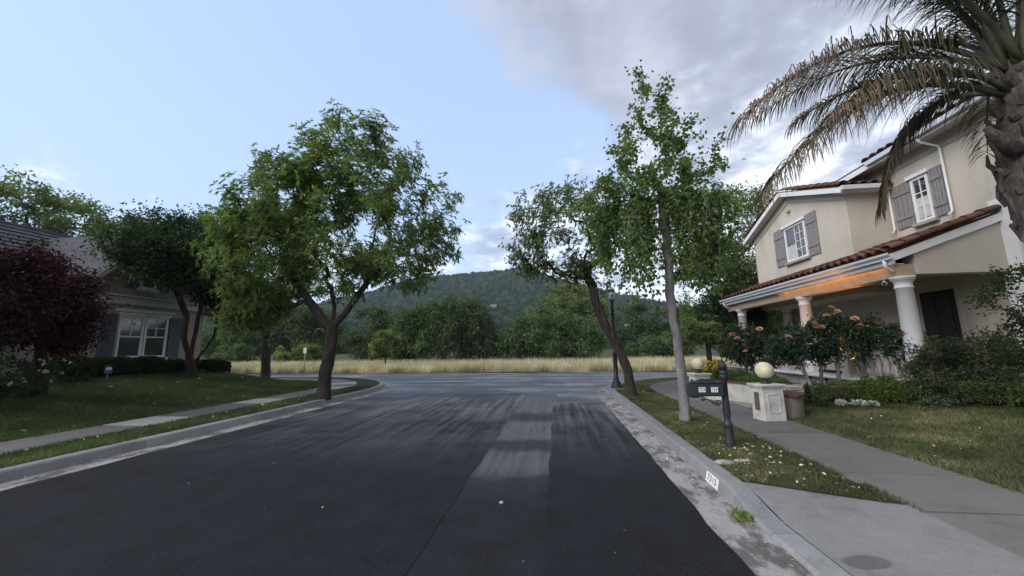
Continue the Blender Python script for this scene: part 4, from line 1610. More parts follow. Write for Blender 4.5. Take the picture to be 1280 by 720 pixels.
# gutter round the near eave of the wing
MB().box(XW - 0.30, XM - 0.32, oy0 - 0.09, oy0 + 0.01, ze + 0.0, ze + 0.13).build('gutter', M_gutterp, HR, bevel=0.01)
MB().box(XW - 0.25, XM, gy0 - 0.27, gy0, ze - 0.012, ze).build('soffit', M_white, HR)
# main eave
me_z = 6.72
mb = MB()
mb.hexa(slab_roof((XM - 0.5, 8.2, me_z + 0.06), (XM - 0.5, 17.5, me_z + 0.06), (XM + 4.2, 17.5, me_z + 0.06 + 0.36 * 4.7), (XM + 4.2, 8.2, me_z + 0.06 + 0.36 * 4.7), 0.1))
main_roof = mb.build('main_roof', M_tile, HR)
for i in range(12):
    for r in range(2):
        y = 8.32 + i * 0.27
        lay_tile(Vector((XM - 0.56, y, me_z + 0.06)) + ud * 0.385 * r, ud, (0, 1, 0), main_roof)
MB().box(XM - 0.60, XM - 0.49, 8.15, 11.3, me_z - 0.08, me_z + 0.05).build('gutter', M_gutterp, HR, bevel=0.012)
MB().box(XM - 0.49, XM - 0.46, 8.2, 17.4, me_z - 0.14, me_z + 0.02).build('fascia_board', M_white, HR)
MB().box(XM - 0.46, XM + 0.02, 8.2, 17.4, me_z - 0.05, me_z - 0.02).build('soffit', M_white, HR)
MB().box(XM - 0.7, XM + 3, 1.8, 8.15, 7.35, 7.5).build('bay_eave', M_white, HR)
mb = MB()
mb.hexa(slab_roof((XM - 0.7, 1.7, 7.52), (XM - 0.7, 8.2, 7.52), (XM + 4, 8.2, 9.2), (XM + 4, 1.7, 9.2), 0.1))
mb.build('bay_roof', M_tile, HR)
# downpipes
MB().tube([(XM - 0.05, 11.36, 6.55), (XM - 0.05, 11.36, 4.75), (XM - 0.12, 11.36, 4.62)], 0.028, 8).build('downpipe', M_white, HR)
MB().tube([(XM - 0.53, 9.80, 6.64), (XM - 0.45, 9.80, 6.52), (XM - 0.07, 9.80, 6.40), (XM - 0.05, 9.80, 6.3), (XM - 0.05, 9.80, 4.72), (XM - 0.16, 9.80, 4.6)], 0.028, 8).build('downpipe', M_white, HR)
MB().tube([(XG, 8.95, 3.39), (XG, 8.95, 3.25), (XG + 0.1, 8.97, 3.16), (XG + 0.32, 9.0, 3.13)], 0.035, 8).build('downpipe', M_white, HR)
MB().tube([(XG, 17.0, 3.39), (XG, 17.0, 3.28), (XG + 0.08, 17.0, 3.2), (XG + 0.3, 16.95, 3.15)], 0.035, 8).build('downpipe', M_white, HR)
# security camera under the porch corner
cm = MB().lathe([(0.02, 0), (0.02, 0.07)], (XB0 + 0.05, 9.35, 2.95), 8).build('security_camera', M_white, HR)
MB().tube([(XB0 + 0.0, 9.30, 2.92), (XB0 + 0.15, 9.45, 2.95)], 0.045, 12).build('camera_body', M_white, cm)
MB().tube([(XB0 - 0.012, 9.288, 2.918), (XB0 + 0.001, 9.301, 2.921)], 0.036, 12).build('camera_lens', M_dark, cm)
# small warm lamps tucked behind the gutter: they light the beam
_b = Mat('warm_bulb')
_e = _b.N('ShaderNodeEmission')
_e.inputs['Color'].default_value = (1.0, 0.55, 0.22, 1)
_e.inputs['Strength'].default_value = 3.0
_b.L(_e.outputs[0], _b.out.inputs[0])
M_bulb = _b.m
ls = MB().box(XG + 0.100, XG + 0.125, 8.95, 13.4, 3.250, 3.274).build('light_strip', M_white, HR)
MB().box(XG + 0.126, XG + 0.132, 9.0, 13.35, 3.255, 3.270).build('glowing_tube', M_bulb, ls)
la = bpy.data.lights.new('light_strip_lamp', 'AREA')
la.shape = 'RECTANGLE'
la.size, la.size_y = 4.0, 0.015
la.energy = 0.9
la.color = (1.0, 0.34, 0.07)
lo = bpy.data.objects.new('light_strip_lamp', la)
lo.matrix_world = Matrix.Translation((XG + 0.134, 11.1, 3.2625)) @ Matrix.Rotation(R(-90), 4, 'Z') @ Matrix.Rotation(R(45), 4, 'X')
COL.objects.link(lo)
for y, e, ln in ((10.5, 190.0, -0.85), (11.1, 110.0, -0.35), (11.75, 30.0, 0.3)):
    sp_ = root('garden_spotlight', (7.06, y, 0.582), {10.5: 'small black uplight on the top step nearest the front column', 11.1: 'small black uplight in the middle of the top step',
                11.75: 'small black uplight on the top step beside the middle column'}[y], 'spotlight', 'uplights on the porch steps')
    MB().lathe([(0.035, 0), (0.04, 0.012), (0.015, 0.02), (0.015, 0.05)], (7.06, y, 0.582), 10).build('base', M_dark, sp_)
    MB().lathe([(0.02, 0), (0.038, 0.015), (0.042, 0.075), (0.036, 0.078), (0.03, 0.06)], (7.06, y, 0.632), 12).build('lamp_head', M_dark, sp_)
    MB().lathe([(0.001, 0), (0.028, 0.001), (0.028, 0.004), (0.001, 0.005)], (7.06, y, 0.693), 10).build('bulb', M_bulb, sp_)
    la = bpy.data.lights.new('uplight', 'SPOT')
    la.energy = e
    la.spot_size = R(50)
    la.spot_blend = 1.0
    la.color = (1.0, 0.40, 0.11)
    la.shadow_soft_size = 0.03
    lo = bpy.data.objects.new('uplight', la)
    lo.location = (7.06, y, 0.78)
    lo.rotation_euler = (Vector((7.36, y + ln, 3.1)) - Vector(lo.location)).to_track_quat('-Z', 'Y').to_euler()
    COL.objects.link(lo)

# ------------------------------------------------------------------ the grey house on the left
M_lwall = plain('grey_stucco', (0.31, 0.285, 0.255), 0.9, 0.1, 2.0, 0.006, 40)
M_lwhite = plain('white_trim', (0.55, 0.55, 0.54), 0.6, 0.06)
M_lshut = plain('blue_grey_shutter', (0.085, 0.105, 0.135), 0.7, 0.1)
M_shingle = plain('grey_shingle', (0.062, 0.062, 0.070), 0.9, 0.3, 5, 0.006, 30)
M_shingle_dk = plain('dark_shingle_deck', (0.04, 0.04, 0.045), 0.9)  # darker grey for the roof deck under the courses
HL = root('grey_house', (-16, 11, 0.8), 'grey stucco house with dark shingle roof and white windows on the left', 'house')
LX = -15.0
# main block with a ridge along the street, front gable towards the street
MB().box(-26, LX - 1.2, 0.0, 14.2, 0.3, 3.35).build('wall', M_lwall, HL)
ga, gb, gc, gzE, gzA = 9.7, 14.5, 12.1, 3.40, 5.95
mb = MB()
mb.prism([(LX, ga, 0.3), (LX, gb, 0.3), (LX, gb, gzE), (LX, gc, gzA), (LX, ga, gzE)], (-6, 0, 0))
mb.build('gable_wall', M_lwall, HL)
mb = MB()
for ya, yb in ((ga - 0.25, gc), (gb + 0.25, gc)):
    za = gzE - 0.25 * (gzA - gzE) / (gb - gc)
    s_ = 1 if yb > ya else -1
    n = Vector((0, -(gzA - za) * s_, abs(yb - ya))).normalized()
    q = [Vector(p) for p in ((LX + 0.30, ya, za + 0.16), (LX - 7, ya, za + 0.16), (LX - 7, yb, gzA + 0.16), (LX + 0.30, yb, gzA + 0.16))]
    mb.hexa([p - n * 0.12 for p in q] + q)
mb.build('gable_roof', M_shingle, HL)
for ya, yb in ((ga - 0.25, gc), (gb + 0.25, gc)):
    za = gzE - 0.25 * (gzA - gzE) / (gb - gc)
    MB().prism([(LX + 0.335, ya, za - 0.10), (LX + 0.335, yb, gzA - 0.10), (LX + 0.335, yb, gzA + 0.12), (LX + 0.335, ya, za + 0.12)], (-0.035, 0, 0)).build('rake_board', M_lwhite, HL)
    MB().prism([(LX + 0.30, ya, za - 0.03), (LX + 0.30, yb, gzA - 0.03), (LX + 0.30, yb, gzA - 0.01), (LX + 0.30, ya, za - 0.01)], (-0.30, 0, 0)).build('soffit', M_lwhite, HL)
MB().box(LX, LX + 0.12, ga - 0.1, gb + 0.05, 3.30, 3.56).build('trim_band', M_lwhite, HL, bevel=0.01)
MB().box(LX, LX + 0.26, ga - 0.12, gb + 0.28, 3.56, 3.61).build('trim_cap', M_lwhite, HL, bevel=0.01)
# main roof in stepped courses, each course a long board
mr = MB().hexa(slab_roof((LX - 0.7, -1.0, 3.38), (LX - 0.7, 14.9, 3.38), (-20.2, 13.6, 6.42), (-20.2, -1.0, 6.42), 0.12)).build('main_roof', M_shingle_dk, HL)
nC = 16
rs_ = Vector((-20.2 - (LX - 0.7), 0, 6.42 - 3.38))
nn = Vector((rs_.z, 0, -rs_.x)).normalized()
if nn.z < 0:
    nn = -nn
for k in range(nC):
    a = Vector((LX - 0.7, 0, 3.38)) + rs_ * (k / nC)
    b = Vector((LX - 0.7, 0, 3.38)) + rs_ * ((k + 1.02) / nC)
    ye = 14.9 - 1.3 * (k + 0.5) / nC
    lo0, lo1 = a + nn * 0.004, b + nn * 0.004
    hi0, hi1 = a + nn * 0.062, b + nn * 0.020
    q = lambda v, y: (v.x, y, v.z)
    MB().hexa([q(lo0, -1.0), q(lo1, -1.0), q(lo1, ye), q(lo0, ye), q(hi0, -1.0), q(hi1, -1.0), q(hi1, ye), q(hi0, ye)]).build('shingle_course', M_shingle, mr)
MB().hexa(slab_roof((-24.7, -1.0, 3.38), (-24.7, 14.9, 3.38), (-20.2, 13.6, 6.42), (-20.2, -1.0, 6.42), 0.12)).build('back_roof', M_shingle, HL)
MB().tube([(-20.2, -1.0, 6.44), (-20.2, 13.6, 6.44)], 0.09, 8).build('ridge_cap', M_shingle, HL)
# end slope
MB().add([(LX - 0.7, 14.9, 3.38), (-24.7, 14.9, 3.38), (-20.2, 13.6, 6.42)], [(0, 1, 2)]).build('end_roof', M_shingle, HL)
# ground-floor window: two sashes side by side
for y0, y1 in ((11.35, 12.16), (12.20, 13.01)):
    window(LX, y0, y1, 1.45, 2.93, (2, 2, 0.5), HL, 'white', facing=1)
MB().box(LX, LX + 0.14, 11.2, 13.16, 3.04, 3.16).build('window_head', M_lwhite, HL, bevel=0.012)
shutter(LX, 13.08, 13.55, 1.38, 2.95, HL, M_lshut, 1, (0.5,))
shutter(LX, 10.82, 11.28, 1.38, 2.95, HL, M_lshut, 1, (0.5,))
window(LX, 11.82, 12.38, 3.95, 4.85, (2, 2, 0.5), HL, 'white', facing=1)
shutter(LX, 11.36, 11.76, 3.90, 4.88, HL, M_lshut, 1, (0.5,))
shutter(LX, 12.44, 12.84, 3.90, 4.88, HL, M_lshut, 1, (0.5,))

# ------------------------------------------------------------------ palm
M_palmtrunk = Mat('palm_trunk')
_b = M_palmtrunk
M_palmtrunk = _b.done(_b.ramp(_b.noise(20, 7, 0.8, (1, 1, 0.35)), [(0.3, (0.045, 0.036, 0.031)), (0.55, (0.18, 0.148, 0.13)), (0.72, (0.38, 0.33, 0.30))]), 0.95,
                      _b.noise(26, 6, 0.8, (1, 1, 0.4)), 0.05, 0.1)
M_frond = leafmat('palm_leaflet', [(0, (0.020, 0.030, 0.020)), (0.42, (0.045, 0.056, 0.034)), (0.66, (0.125, 0.082, 0.045)), (1, (0.24, 0.165, 0.12))], 0.25, 0.5)
M_rachis = plain('palm_rachis', (0.075, 0.075, 0.045), 0.6, 0.3)
PB = Vector((6.31, 5.3, gz(6.3, 5.3) - 0.05))
PT = root('palm_tree', PB, 'palm tree with rough trunk and browning fronds at the right edge', 'palm tree')
mb = MB()
prof = []
for i in range(40):
    z = i / 39 * 5.1
    r = 0.25 + 0.09 * math.exp(-z / 0.3) + 0.13 * math.exp(-((z - 3.5) / 0.75) ** 2) - 0.10 * sm((z - 4.2) / 1.0)
    prof.append((r, z))
nseg = 28
V, F = [], []
for j, (r, z) in enumerate(prof):
    for i in range(nseg):
        a = 2 * math.pi * i / nseg
        k = 1 + 0.10 * noise.noise(Vector((math.cos(a) * 2.2, math.sin(a) * 2.2, z * 3.2))) + 0.07 * noise.noise(Vector((math.cos(a) * 6, math.sin(a) * 6, z * 7)))
        V.append((PB.x + math.cos(a) * r * k, PB.y + math.sin(a) * r * k, PB.z + z))
for j in range(39):
    for i in range(nseg):
        F.append((j * nseg + i, j * nseg + (i + 1) % nseg, (j + 1) * nseg + (i + 1) % nseg, (j + 1) * nseg + i))
link('trunk', npmesh('trunk', V, F, None, True), M_palmtrunk, PT)
for k in range(110):
    a = k * 2.399
    z = 2.35 + 2.55 * (k / 110)
    r = np.interp(z, [p[1] for p in prof], [p[0] for p in prof]) - 0.02
    c = PB + Vector((math.cos(a) * r, math.sin(a) * r, z))
    out = Vector((math.cos(a), math.sin(a), 0))
    L_ = random.uniform(0.07, 0.20) * (1.6 if random.random() < 0.06 else 1)
    a += random.uniform(-0.5, 0.5)
    upz = random.uniform(0.4, 2.2)
    p1 = c + out * L_ * random.uniform(0.15, 0.5) + Vector((0, 0, L_ * upz * 0.5))
    p2 = c + out * L_ * random.uniform(0.2, 0.75) + Vector((0, 0, L_ * upz))
    w = random.uniform(0.035, 0.06)
    mb = MB()
    tang = Vector((-math.sin(a), math.cos(a), 0))
    vs = []
    for q, s in ((c, 1.3), (p1, 1.0), (p2, 0.55)):
        vs += [q - tang * w * s, q + out * 0.03 * s + Vector((0, 0, -0.03)), q + tang * w * s, q - out * 0.02 * s]
    fs = []
    for i in (0, 4):
        for e in range(4):
            fs.append((i + e, i + (e + 1) % 4, i + 4 + (e + 1) % 4, i + 4 + e))
    fs.append((8, 9, 10, 11))
    mb.add(vs, fs)
    mb.build('leaf_base', M_palmtrunk, PT)
# one long curling dead stub
MB().tube([PB + Vector((-0.40, -0.1, 3.75)), PB + Vector((-0.62, -0.15, 3.95)), PB + Vector((-0.72, -0.15, 4.08))], [0.10, 0.06, 0.035], 8).build('leaf_base', M_palmtrunk, PT)


def frond(p0, p1, p2, n_=78, leaf_len=0.62, brown=0.3, droop=0.9):
    n = int(n_ * 1.75)
    leaf_len *= 1.05
    p0, p1, p2 = Vector(p0), Vector(p1), Vector(p2)
    bz = lambda u: p0 * (1 - u) ** 2 + p1 * 2 * u * (1 - u) + p2 * u * u
    dz_ = lambda u: ((p1 - p0) * 2 * (1 - u) + (p2 - p1) * 2 * u).normalized()
    fr = MB().tube([bz(i / 18) for i in range(19)], [0.042 * (1 - 0.86 * i / 18) for i in range(19)], 6).build('frond', M_rachis, PT)
    V, F, var = [], [], []
    for i in range(n):
        u = 0.16 + 0.84 * i / (n - 1)
        c, d = bz(u), dz_(u)
        side = d.cross(Vector((0, 0, 1)))
        if side.length < 0.1:
            side = Vector((1, 0, 0))
        side.normalize()
        for s in (-1, 1):
            L_ = leaf_len * (0.55 + 0.6 * math.sin(math.pi * min(1, u * 0.9 + 0.08))) * random.uniform(0.75, 1.15)
            dirn = (side * s * random.uniform(0.45, 0.95) + d * random.uniform(0.35, 0.75) + Vector((0, 0, random.uniform(-0.1, 0.45)))).normalized()
            w = 0.0075 * random.uniform(0.7, 1.3)
            q = c.copy()
            pts = [q.copy()]
            dd = dirn.copy()
            dr_ = droop * random.uniform(0.6, 1.3)
            for k in range(4):
                q = q + dd * L_ / 4
                dd = (dd + Vector((random.uniform(-0.12, 0.12), random.uniform(-0.12, 0.12), -dr_ * 0.55))).normalized()
                pts.append(q.copy())
            b = len(V)
            base = random.gauss(0.36, 0.14) + brown * max(0, u - 0.35) * 0.9
            wv = dirn.cross(Vector((random.uniform(-0.5, 0.5), random.uniform(-0.5, 0.5), 1))).normalized()
            for k, p in enumerate(pts):
                ww = w * (0.6, 1.0, 0.9, 0.6, 0.08)[k]
                V.extend([p - wv * ww, p + wv * ww])
                tv = base + (0.0, 0.0, 0.05, 0.18, 0.32)[k] * (0.5 + brown) * (1 if random.random() < 0.75 else 0)
                var.extend([tv, tv])
            for k in range(4):
                F.append((b + 2 * k, b + 2 * k + 1, b + 2 * k + 3, b + 2 * k + 2))
    o = link('leaflet', npmesh('leaflet', [tuple(v) for v in V], F, np.clip(var, 0, 1)), M_frond, fr)
    o['kind'] = 'stuff'
    return fr


PC = PB + Vector((-0.02, 0, 4.9))
frond(PC + Vector((-0.1, 0, 0.05)), (4.75, 5.5, 6.75), (2.85, 5.6, 4.95), 96, 0.85, 0.8, 1.5)
frond(PC + Vector((-0.25, 0, -0.3)), (4.4, 5.1, 5.55), (2.8, 5.1, 3.6), 96, 0.72, 0.7, 1.5)
frond(PC + Vector((-0.2, 0.1, -0.2)), (5.35, 5.95, 5.5), (4.98, 6.1, 3.6), 70, 0.55, 0.6, 1.2)
frond(PC + Vector((-0.2, 0.05, 0.0)), (5.0, 5.8, 5.9), (4.0, 6.2, 5.2), 70, 0.55, 0.5, 1.4)
frond(PC + Vector((-0.25, -0.05, -0.25)), (4.9, 4.9, 5.5), (3.6, 4.9, 4.5), 80, 0.6, 0.6, 1.5)
frond(PC + Vector((-0.05, -0.1, 0.1)), (5.0, 4.8, 7.1), (3.6, 4.7, 6.6), 80, 0.7, 0.4, 1.3)
frond(PC + Vector((0, 0.1, 0.1)), (5.6, 6.4, 7.0), (4.2, 7.6, 6.2), 80, 0.6, 0.4, 0.8)
frond(PC + Vector((0, 0, 0.2)), (5.6, 5.3, 7.4), (4.0, 5.3, 7.4), 80, 0.6, 0.3, 0.8)
frond(PC + Vector((0.1, 0.1, 0)), (7.4, 6.6, 6.6), (8.4, 7.8, 5.2), 70, 0.6, 0.4, 0.9)
frond(PC + Vector((0.1, 0, 0)), (8.0, 5.2, 6.6), (9.6, 5.0, 5.0), 70, 0.6, 0.4, 0.9)
frond(PC + Vector((0.1, -0.1, 0)), (7.3, 4.1, 6.6), (8.2, 2.8, 5.2), 70, 0.6, 0.4, 0.9)
frond(PC + Vector((0, -0.1, 0.1)), (6.2, 4.0, 7.0), (6.0, 2.6, 5.8), 70, 0.6, 0.4, 0.9)
frond(PC + Vector((0, 0.1, 0.2)), (6.5, 6.5, 7.4), (6.6, 8.0, 6.9), 70, 0.6, 0.3, 0.8)
frond(PC + Vector((0, 0, 0.2)), (6.6, 5.0, 7.6), (7.4, 4.6, 8.0), 60, 0.6, 0.1, 0.5)
for k in range(9):
    a = k * 2 * math.pi / 9 + 0.3
    frond(PC + Vector((0.12 * math.cos(a), 0.12 * math.sin(a), 0.1)), PC + Vector((0.35 * math.cos(a), 0.35 * math.sin(a), 1.9)), PC + Vector((1.5 * math.cos(a), 1.5 * math.sin(a), 3.1)), 46, 0.6, 0.15, 0.7)
frond(PC + Vector((-0.15, 0.05, -0.2)), (5.85, 5.7, 5.6), (5.2, 6.0, 4.4), 60, 0.45, 0.2, 0.8)


# ------------------------------------------------------------------ hedges, shrubs, roses
def hedge(name, path, w, h, label, mat, group='clipped hedges', n=9000, leaf=(0.035, 0.022), rough=0.05, cat='hedge'):
    """clipped hedge along a path of (x, y): twiggy core and leaf skin"""
    base = (path[0][0], path[0][1], gz(*path[0]))
    t = root(name, base, label, cat, group)
    seg = [np.linalg.norm(np.array(b) - np.array(a)) for a, b in zip(path[:-1], path[1:])]
    tot = sum(seg)
    C, D = [], []
    core = MB()
    for (a, b), L_ in zip(zip(path[:-1], path[1:]), seg):
        d = (np.array(b) - np.array(a)) / L_
        nrm = np.array([-d[1], d[0]])
        core.tube([(a[0], a[1], gz(*a) + h * 0.42), (b[0], b[1], gz(*b) + h * 0.42)], min(w, h) * 0.36, 7)
        for _ in range(int(n * L_ / tot)):
            u = random.uniform(0, L_)
            # sample the rounded-box outline
            th = random.uniform(-0.35, math.pi + 0.35)
            cx, cz = math.cos(th), math.sin(th)
            k = 1 / max(abs(cx), abs(cz)) ** 0.75
            off = cx * k * w / 2
            z = h * 0.5 + cz * k * h / 2 if cz > 0 else h * 0.5 + cz * h / 2 * k
            x, y = a[0] + d[0] * u + nrm[0] * off, a[1] + d[1] * u + nrm[1] * off
            q = 1 + rough * 3 * noise.noise(Vector((x * 4, y * 4, z * 4)))
            x, y = a[0] + d[0] * u + nrm[0] * off * q, a[1] + d[1] * u + nrm[1] * off * q
            zz = max(0.01, z * q - random.random() ** 2 * 0.08)
            C.append((x, y, gz(x, y) + zz))
            D.append((nrm[0] * cx, nrm[1] * cx, cz + 0.2))
        for e, sg in ((a, -1), (b, 1)):
            for _ in range(int(n * 0.06)):
                off = random.uniform(-w / 2, w / 2)
                z = random.uniform(0, h)
                x, y = e[0] + nrm[0] * off, e[1] + nrm[1] * off
                C.append((x, y, gz(x, y) + z))
                D.append((d[0] * sg, d[1] * sg, 0.2))
    core.build('branches', M_bark_red, t)
    C, D = np.array(C), unit(np.array(D) + RNG.normal(0, 0.6, (len(D), 3)))
    m = len(C)
    q = np.array([noise.noise(Vector(c * 2.2)) for c in C])
    leaves('foliage', C, D, leaf[0] * RNG.uniform(0.7, 1.4, m), leaf[1] * RNG.uniform(0.7, 1.4, m), 0.5 + 0.3 * q + RNG.normal(0, 0.18, m), mat, t)
    return t


hedge('box_hedge', [(5.9, 9.95), (6.8, 9.05), (7.9, 7.8), (9.6, 6.4), (11.5, 5.2)], 0.45, 0.42, 'low clipped box hedge along the edge of the right lawn', M_leaf_box, n=26000)
hedge('box_hedge', [(5.15, 9.7), (5.25, 11.7), (5.3, 13.2)], 0.5, 0.62, 'clipped green hedge inside the white planter wall', M_leaf_box, n=12000)
hedge('box_hedge', [(-14.3, 9.4), (-14.3, 12.2)], 0.7, 0.55, 'clipped dark hedge under the window of the grey house', M_leaf_dark, n=9000, leaf=(0.06, 0.035))
hedge('box_hedge', [(-14.2, 12.45), (-14.0, 13.6)], 0.6, 0.40, 'low dark shrub row between the window and the tree trunk', M_leaf_dark, n=5000, leaf=(0.06, 0.035), rough=0.12)
hedge('box_hedge', [(-13.75, 13.65), (-13.6, 14.35)], 0.6, 0.45, 'squat dark clipped hedge at the corner of the grey house', M_leaf_dark, n=4000, leaf=(0.06, 0.035))


def shrub(base, ells, n, leaf, mat, label, group, seed=0, hang=0.0, name='garden_shrub'):
    """loose shrub: stems from the ground and leaves at several depths"""
    t = root(name, base, label, 'shrub', group)
    tg = blob_pts([(*e[:6], max(6, int(e[6] * 14))) for e in ells], None, 1, 0.4, seed)
    nodes, par, tips, nst = grow([[base, (base[0], base[1], base[2] + 0.12)]], tg, 0.15, 0.3, 0.03)
    me, rad = limb_mesh('stems', nodes, par, 0.003, 0.03)
    link('stems', me, M_bark_red, t)
    tot = sum(e[6] for e in ells)
    nc = max(16, n // 60)
    cl = blob_pts([(*e[:6], max(4, int(nc * e[6] / tot))) for e in ells], -0.35, 1.4, 0.6, seed)
    k = max(1, n // len(cl))
    ctr = cl.mean(0)
    sg = 0.16 * np.mean([e[5] for e in ells])
    C = np.repeat(cl, k, 0) + RNG.normal(0, sg, (len(cl) * k, 3))
    C[:, 2] = np.maximum(C[:, 2], base[2] + 0.03)
    var = np.repeat(RNG.normal(0.48, 0.17, len(cl)), k) + RNG.normal(0, 0.13, len(C))
    D = unit(RNG.normal(0, 0.7, C.shape) + unit(C - ctr) * 0.8 + np.array([0, 0, 0.2 - hang]))
    m = len(C)
    leaves('foliage', C, D, leaf[0] * RNG.uniform(0.6, 1.3, m), leaf[1] * RNG.uniform(0.6, 1.3, m), var, mat, t)
    return t


def gp(x, y):
    return (x, y, gz(x, y) - 0.02)


G_SH = 'garden shrubs in front of the cream house'
shrub(gp(7.35, 8.35), [(7.3, 8.4, 0.85, 0.5, 0.5, 0.5, 2), (7.5, 8.3, 1.25, 0.4, 0.4, 0.35, 1)], 5200, (0.075, 0.028), M_leaf_shrub, 'loose grey-green shrub in front of the near porch column', G_SH, 60)
shrub(gp(8.2, 7.9), [(8.2, 7.95, 0.95, 0.65, 0.55, 0.6, 2), (8.4, 7.8, 1.45, 0.5, 0.45, 0.35, 1)], 7000, (0.085, 0.024), M_leaf_shrub, 'wide feathery shrub behind the low hedge under the cream wall', G_SH, 62)
shrub(gp(9.1, 7.3), [(9.1, 7.4, 1.0, 0.6, 0.6, 0.65, 2), (9.1, 7.3, 1.6, 0.45, 0.45, 0.35, 1)], 6500, (0.085, 0.03), M_leaf_dark, 'dark shrub behind the hedge at the right edge', G_SH, 64)
shrub(gp(8.5, 8.55), [(8.5, 8.6, 1.1, 0.6, 0.3, 0.65, 1)], 3500, (0.08, 0.028), M_leaf_dark, 'dark shrub close against the cream house wall', G_SH, 66)
shrub(gp(6.85, 8.98), [(6.85, 9.1, 0.62, 0.35, 0.35, 0.3, 1)], 2500, (0.06, 0.03), M_leaf_box, 'low yellow-green shrub just behind the hedge', G_SH, 68)
shrub(gp(7.55, 6.9), [(7.15, 6.6, 2.25, 0.5, 0.5, 0.42, 2), (7.5, 6.8, 1.9, 0.35, 0.35, 0.5, 1)], 2600, (0.07, 0.035), M_leaf_dark, 'tall dark shrub branch reaching in at the right edge below the palm', G_SH, 70)
# narrow-leaved fan plant against the wall
fp = root('fan_plant', gp(8.9, 8.0), 'spiky fan-leaved plant sticking up above the shrubs by the wall', 'plant')
V, F, var = [], [], []
for k in range(36):
    a = random.uniform(0, 2 * math.pi)
    el = random.uniform(0.3, 1.3)
    L_ = random.uniform(0.45, 0.7)
    d = Vector((math.cos(a) * math.cos(el), math.sin(a) * math.cos(el), math.sin(el)))
    s = d.cross(Vector((0, 0, 1))).normalized() * 0.013
    c = Vector((8.9, 8.0, 1.55))
    b = len(V)
    V += [c - s, c + s, c + d * L_ * 0.6 + s, c + d * L_ * 0.6 - s, c + d * L_ - Vector((0, 0, 0.08))]
    F += [(b, b + 1, b + 2), (b, b + 2, b + 3), (b + 3, b + 2, b + 4)]
    var += [random.random()] * 5
link('foliage', npmesh('foliage', [tuple(v) for v in V], F, var), M_leaf_shrub, fp)
MB().tube([(8.9, 8.0, 0.4), (8.92, 8.0, 1.0), (8.9, 8.0, 1.58)], [0.05, 0.04, 0.03], 8).build('stem', M_bark_red, fp)

# left shrubs
G_SL = 'shrubs in front of the grey house'
shrub(gp(-12.9, 7.6), [(-12.8, 7.5, 1.05, 0.7, 0.9, 0.45, 2), (-12.9, 6.5, 1.1, 0.8, 0.9, 0.5, 2)], 6000, (0.10, 0.04), M_leaf_dark, 'dark shrub with small pale flowers at the left edge of the lawn', G_SL, 80)
shrub(gp(-12.7, 6.0), [(-12.6, 6.1, 2.0, 0.9, 1.1, 0.9, 2)], 5000, (0.11, 0.05), M_leaf_dark, 'tall dark shrub below the purple maple at the left edge', G_SL, 82)
shrub(gp(-13.9, 9.2), [(-13.9, 9.3, 1.15, 0.5, 0.8, 0.4, 1)], 3000, (0.10, 0.04), M_leaf_dark, 'low dark shrub between the flowers and the clipped hedge', G_SL, 84)
M_petal = leafmat('cream_petal', [(0, (0.45, 0.42, 0.24)), (1, (0.70, 0.68, 0.5))], 0.2)
pr = [o for o in bpy.data.objects if o.get('label', '').startswith('dark shrub with small pale flowers')][0]
fm = None
for k in range(34):
    c = Vector((random.uniform(-12.4, -11.95), random.uniform(6.0, 8.3), random.uniform(0.95, 1.5)))
    C = np.repeat(np.array([c[:]]), 6, 0)
    D = unit(RNG.normal(0, 1, (6, 3)) + np.array([0.6, 0, 0.5]))
    leaves('flower', C, D, np.full(6, 0.055), np.full(6, 0.045), RNG.random(6), M_petal, pr)
# a little blue and white yard sign by the hedge
ys_ = root('yard_sign', gp(-13.6, 10.2), 'small blue and white yard sign stuck among the dark shrubs', 'sign')
MB().tube([(-13.6, 10.2, 0.7), (-13.6, 10.2, 1.1)], 0.01, 6).build('stake', M_trimgrey, ys_)
MB().prism([(-13.58, 10.10, 1.02), (-13.58, 10.30, 1.02), (-13.58, 10.30, 1.20), (-13.58, 10.2, 1.26), (-13.58, 10.10, 1.20)], (-0.015, 0, 0)).build('panel', plain('sign_blue', (0.06, 0.11, 0.18), 0.5), ys_)
MB().box(-13.579, -13.574, 10.13, 10.27, 1.12, 1.19).build('white_field', M_white, ys_)

# standard roses
M_bloom = [leafmat('salmon_petal', [(0, (0.46, 0.18, 0.13)), (0.5, (0.60, 0.31, 0.23)), (1, (0.72, 0.48, 0.38))], 0.2),
           leafmat('red_petal', [(0, (0.36, 0.06, 0.06)), (1, (0.55, 0.20, 0.17))], 0.2),
           leafmat('peach_petal', [(0, (0.60, 0.30, 0.17)), (1, (0.78, 0.55, 0.38))], 0.2)]


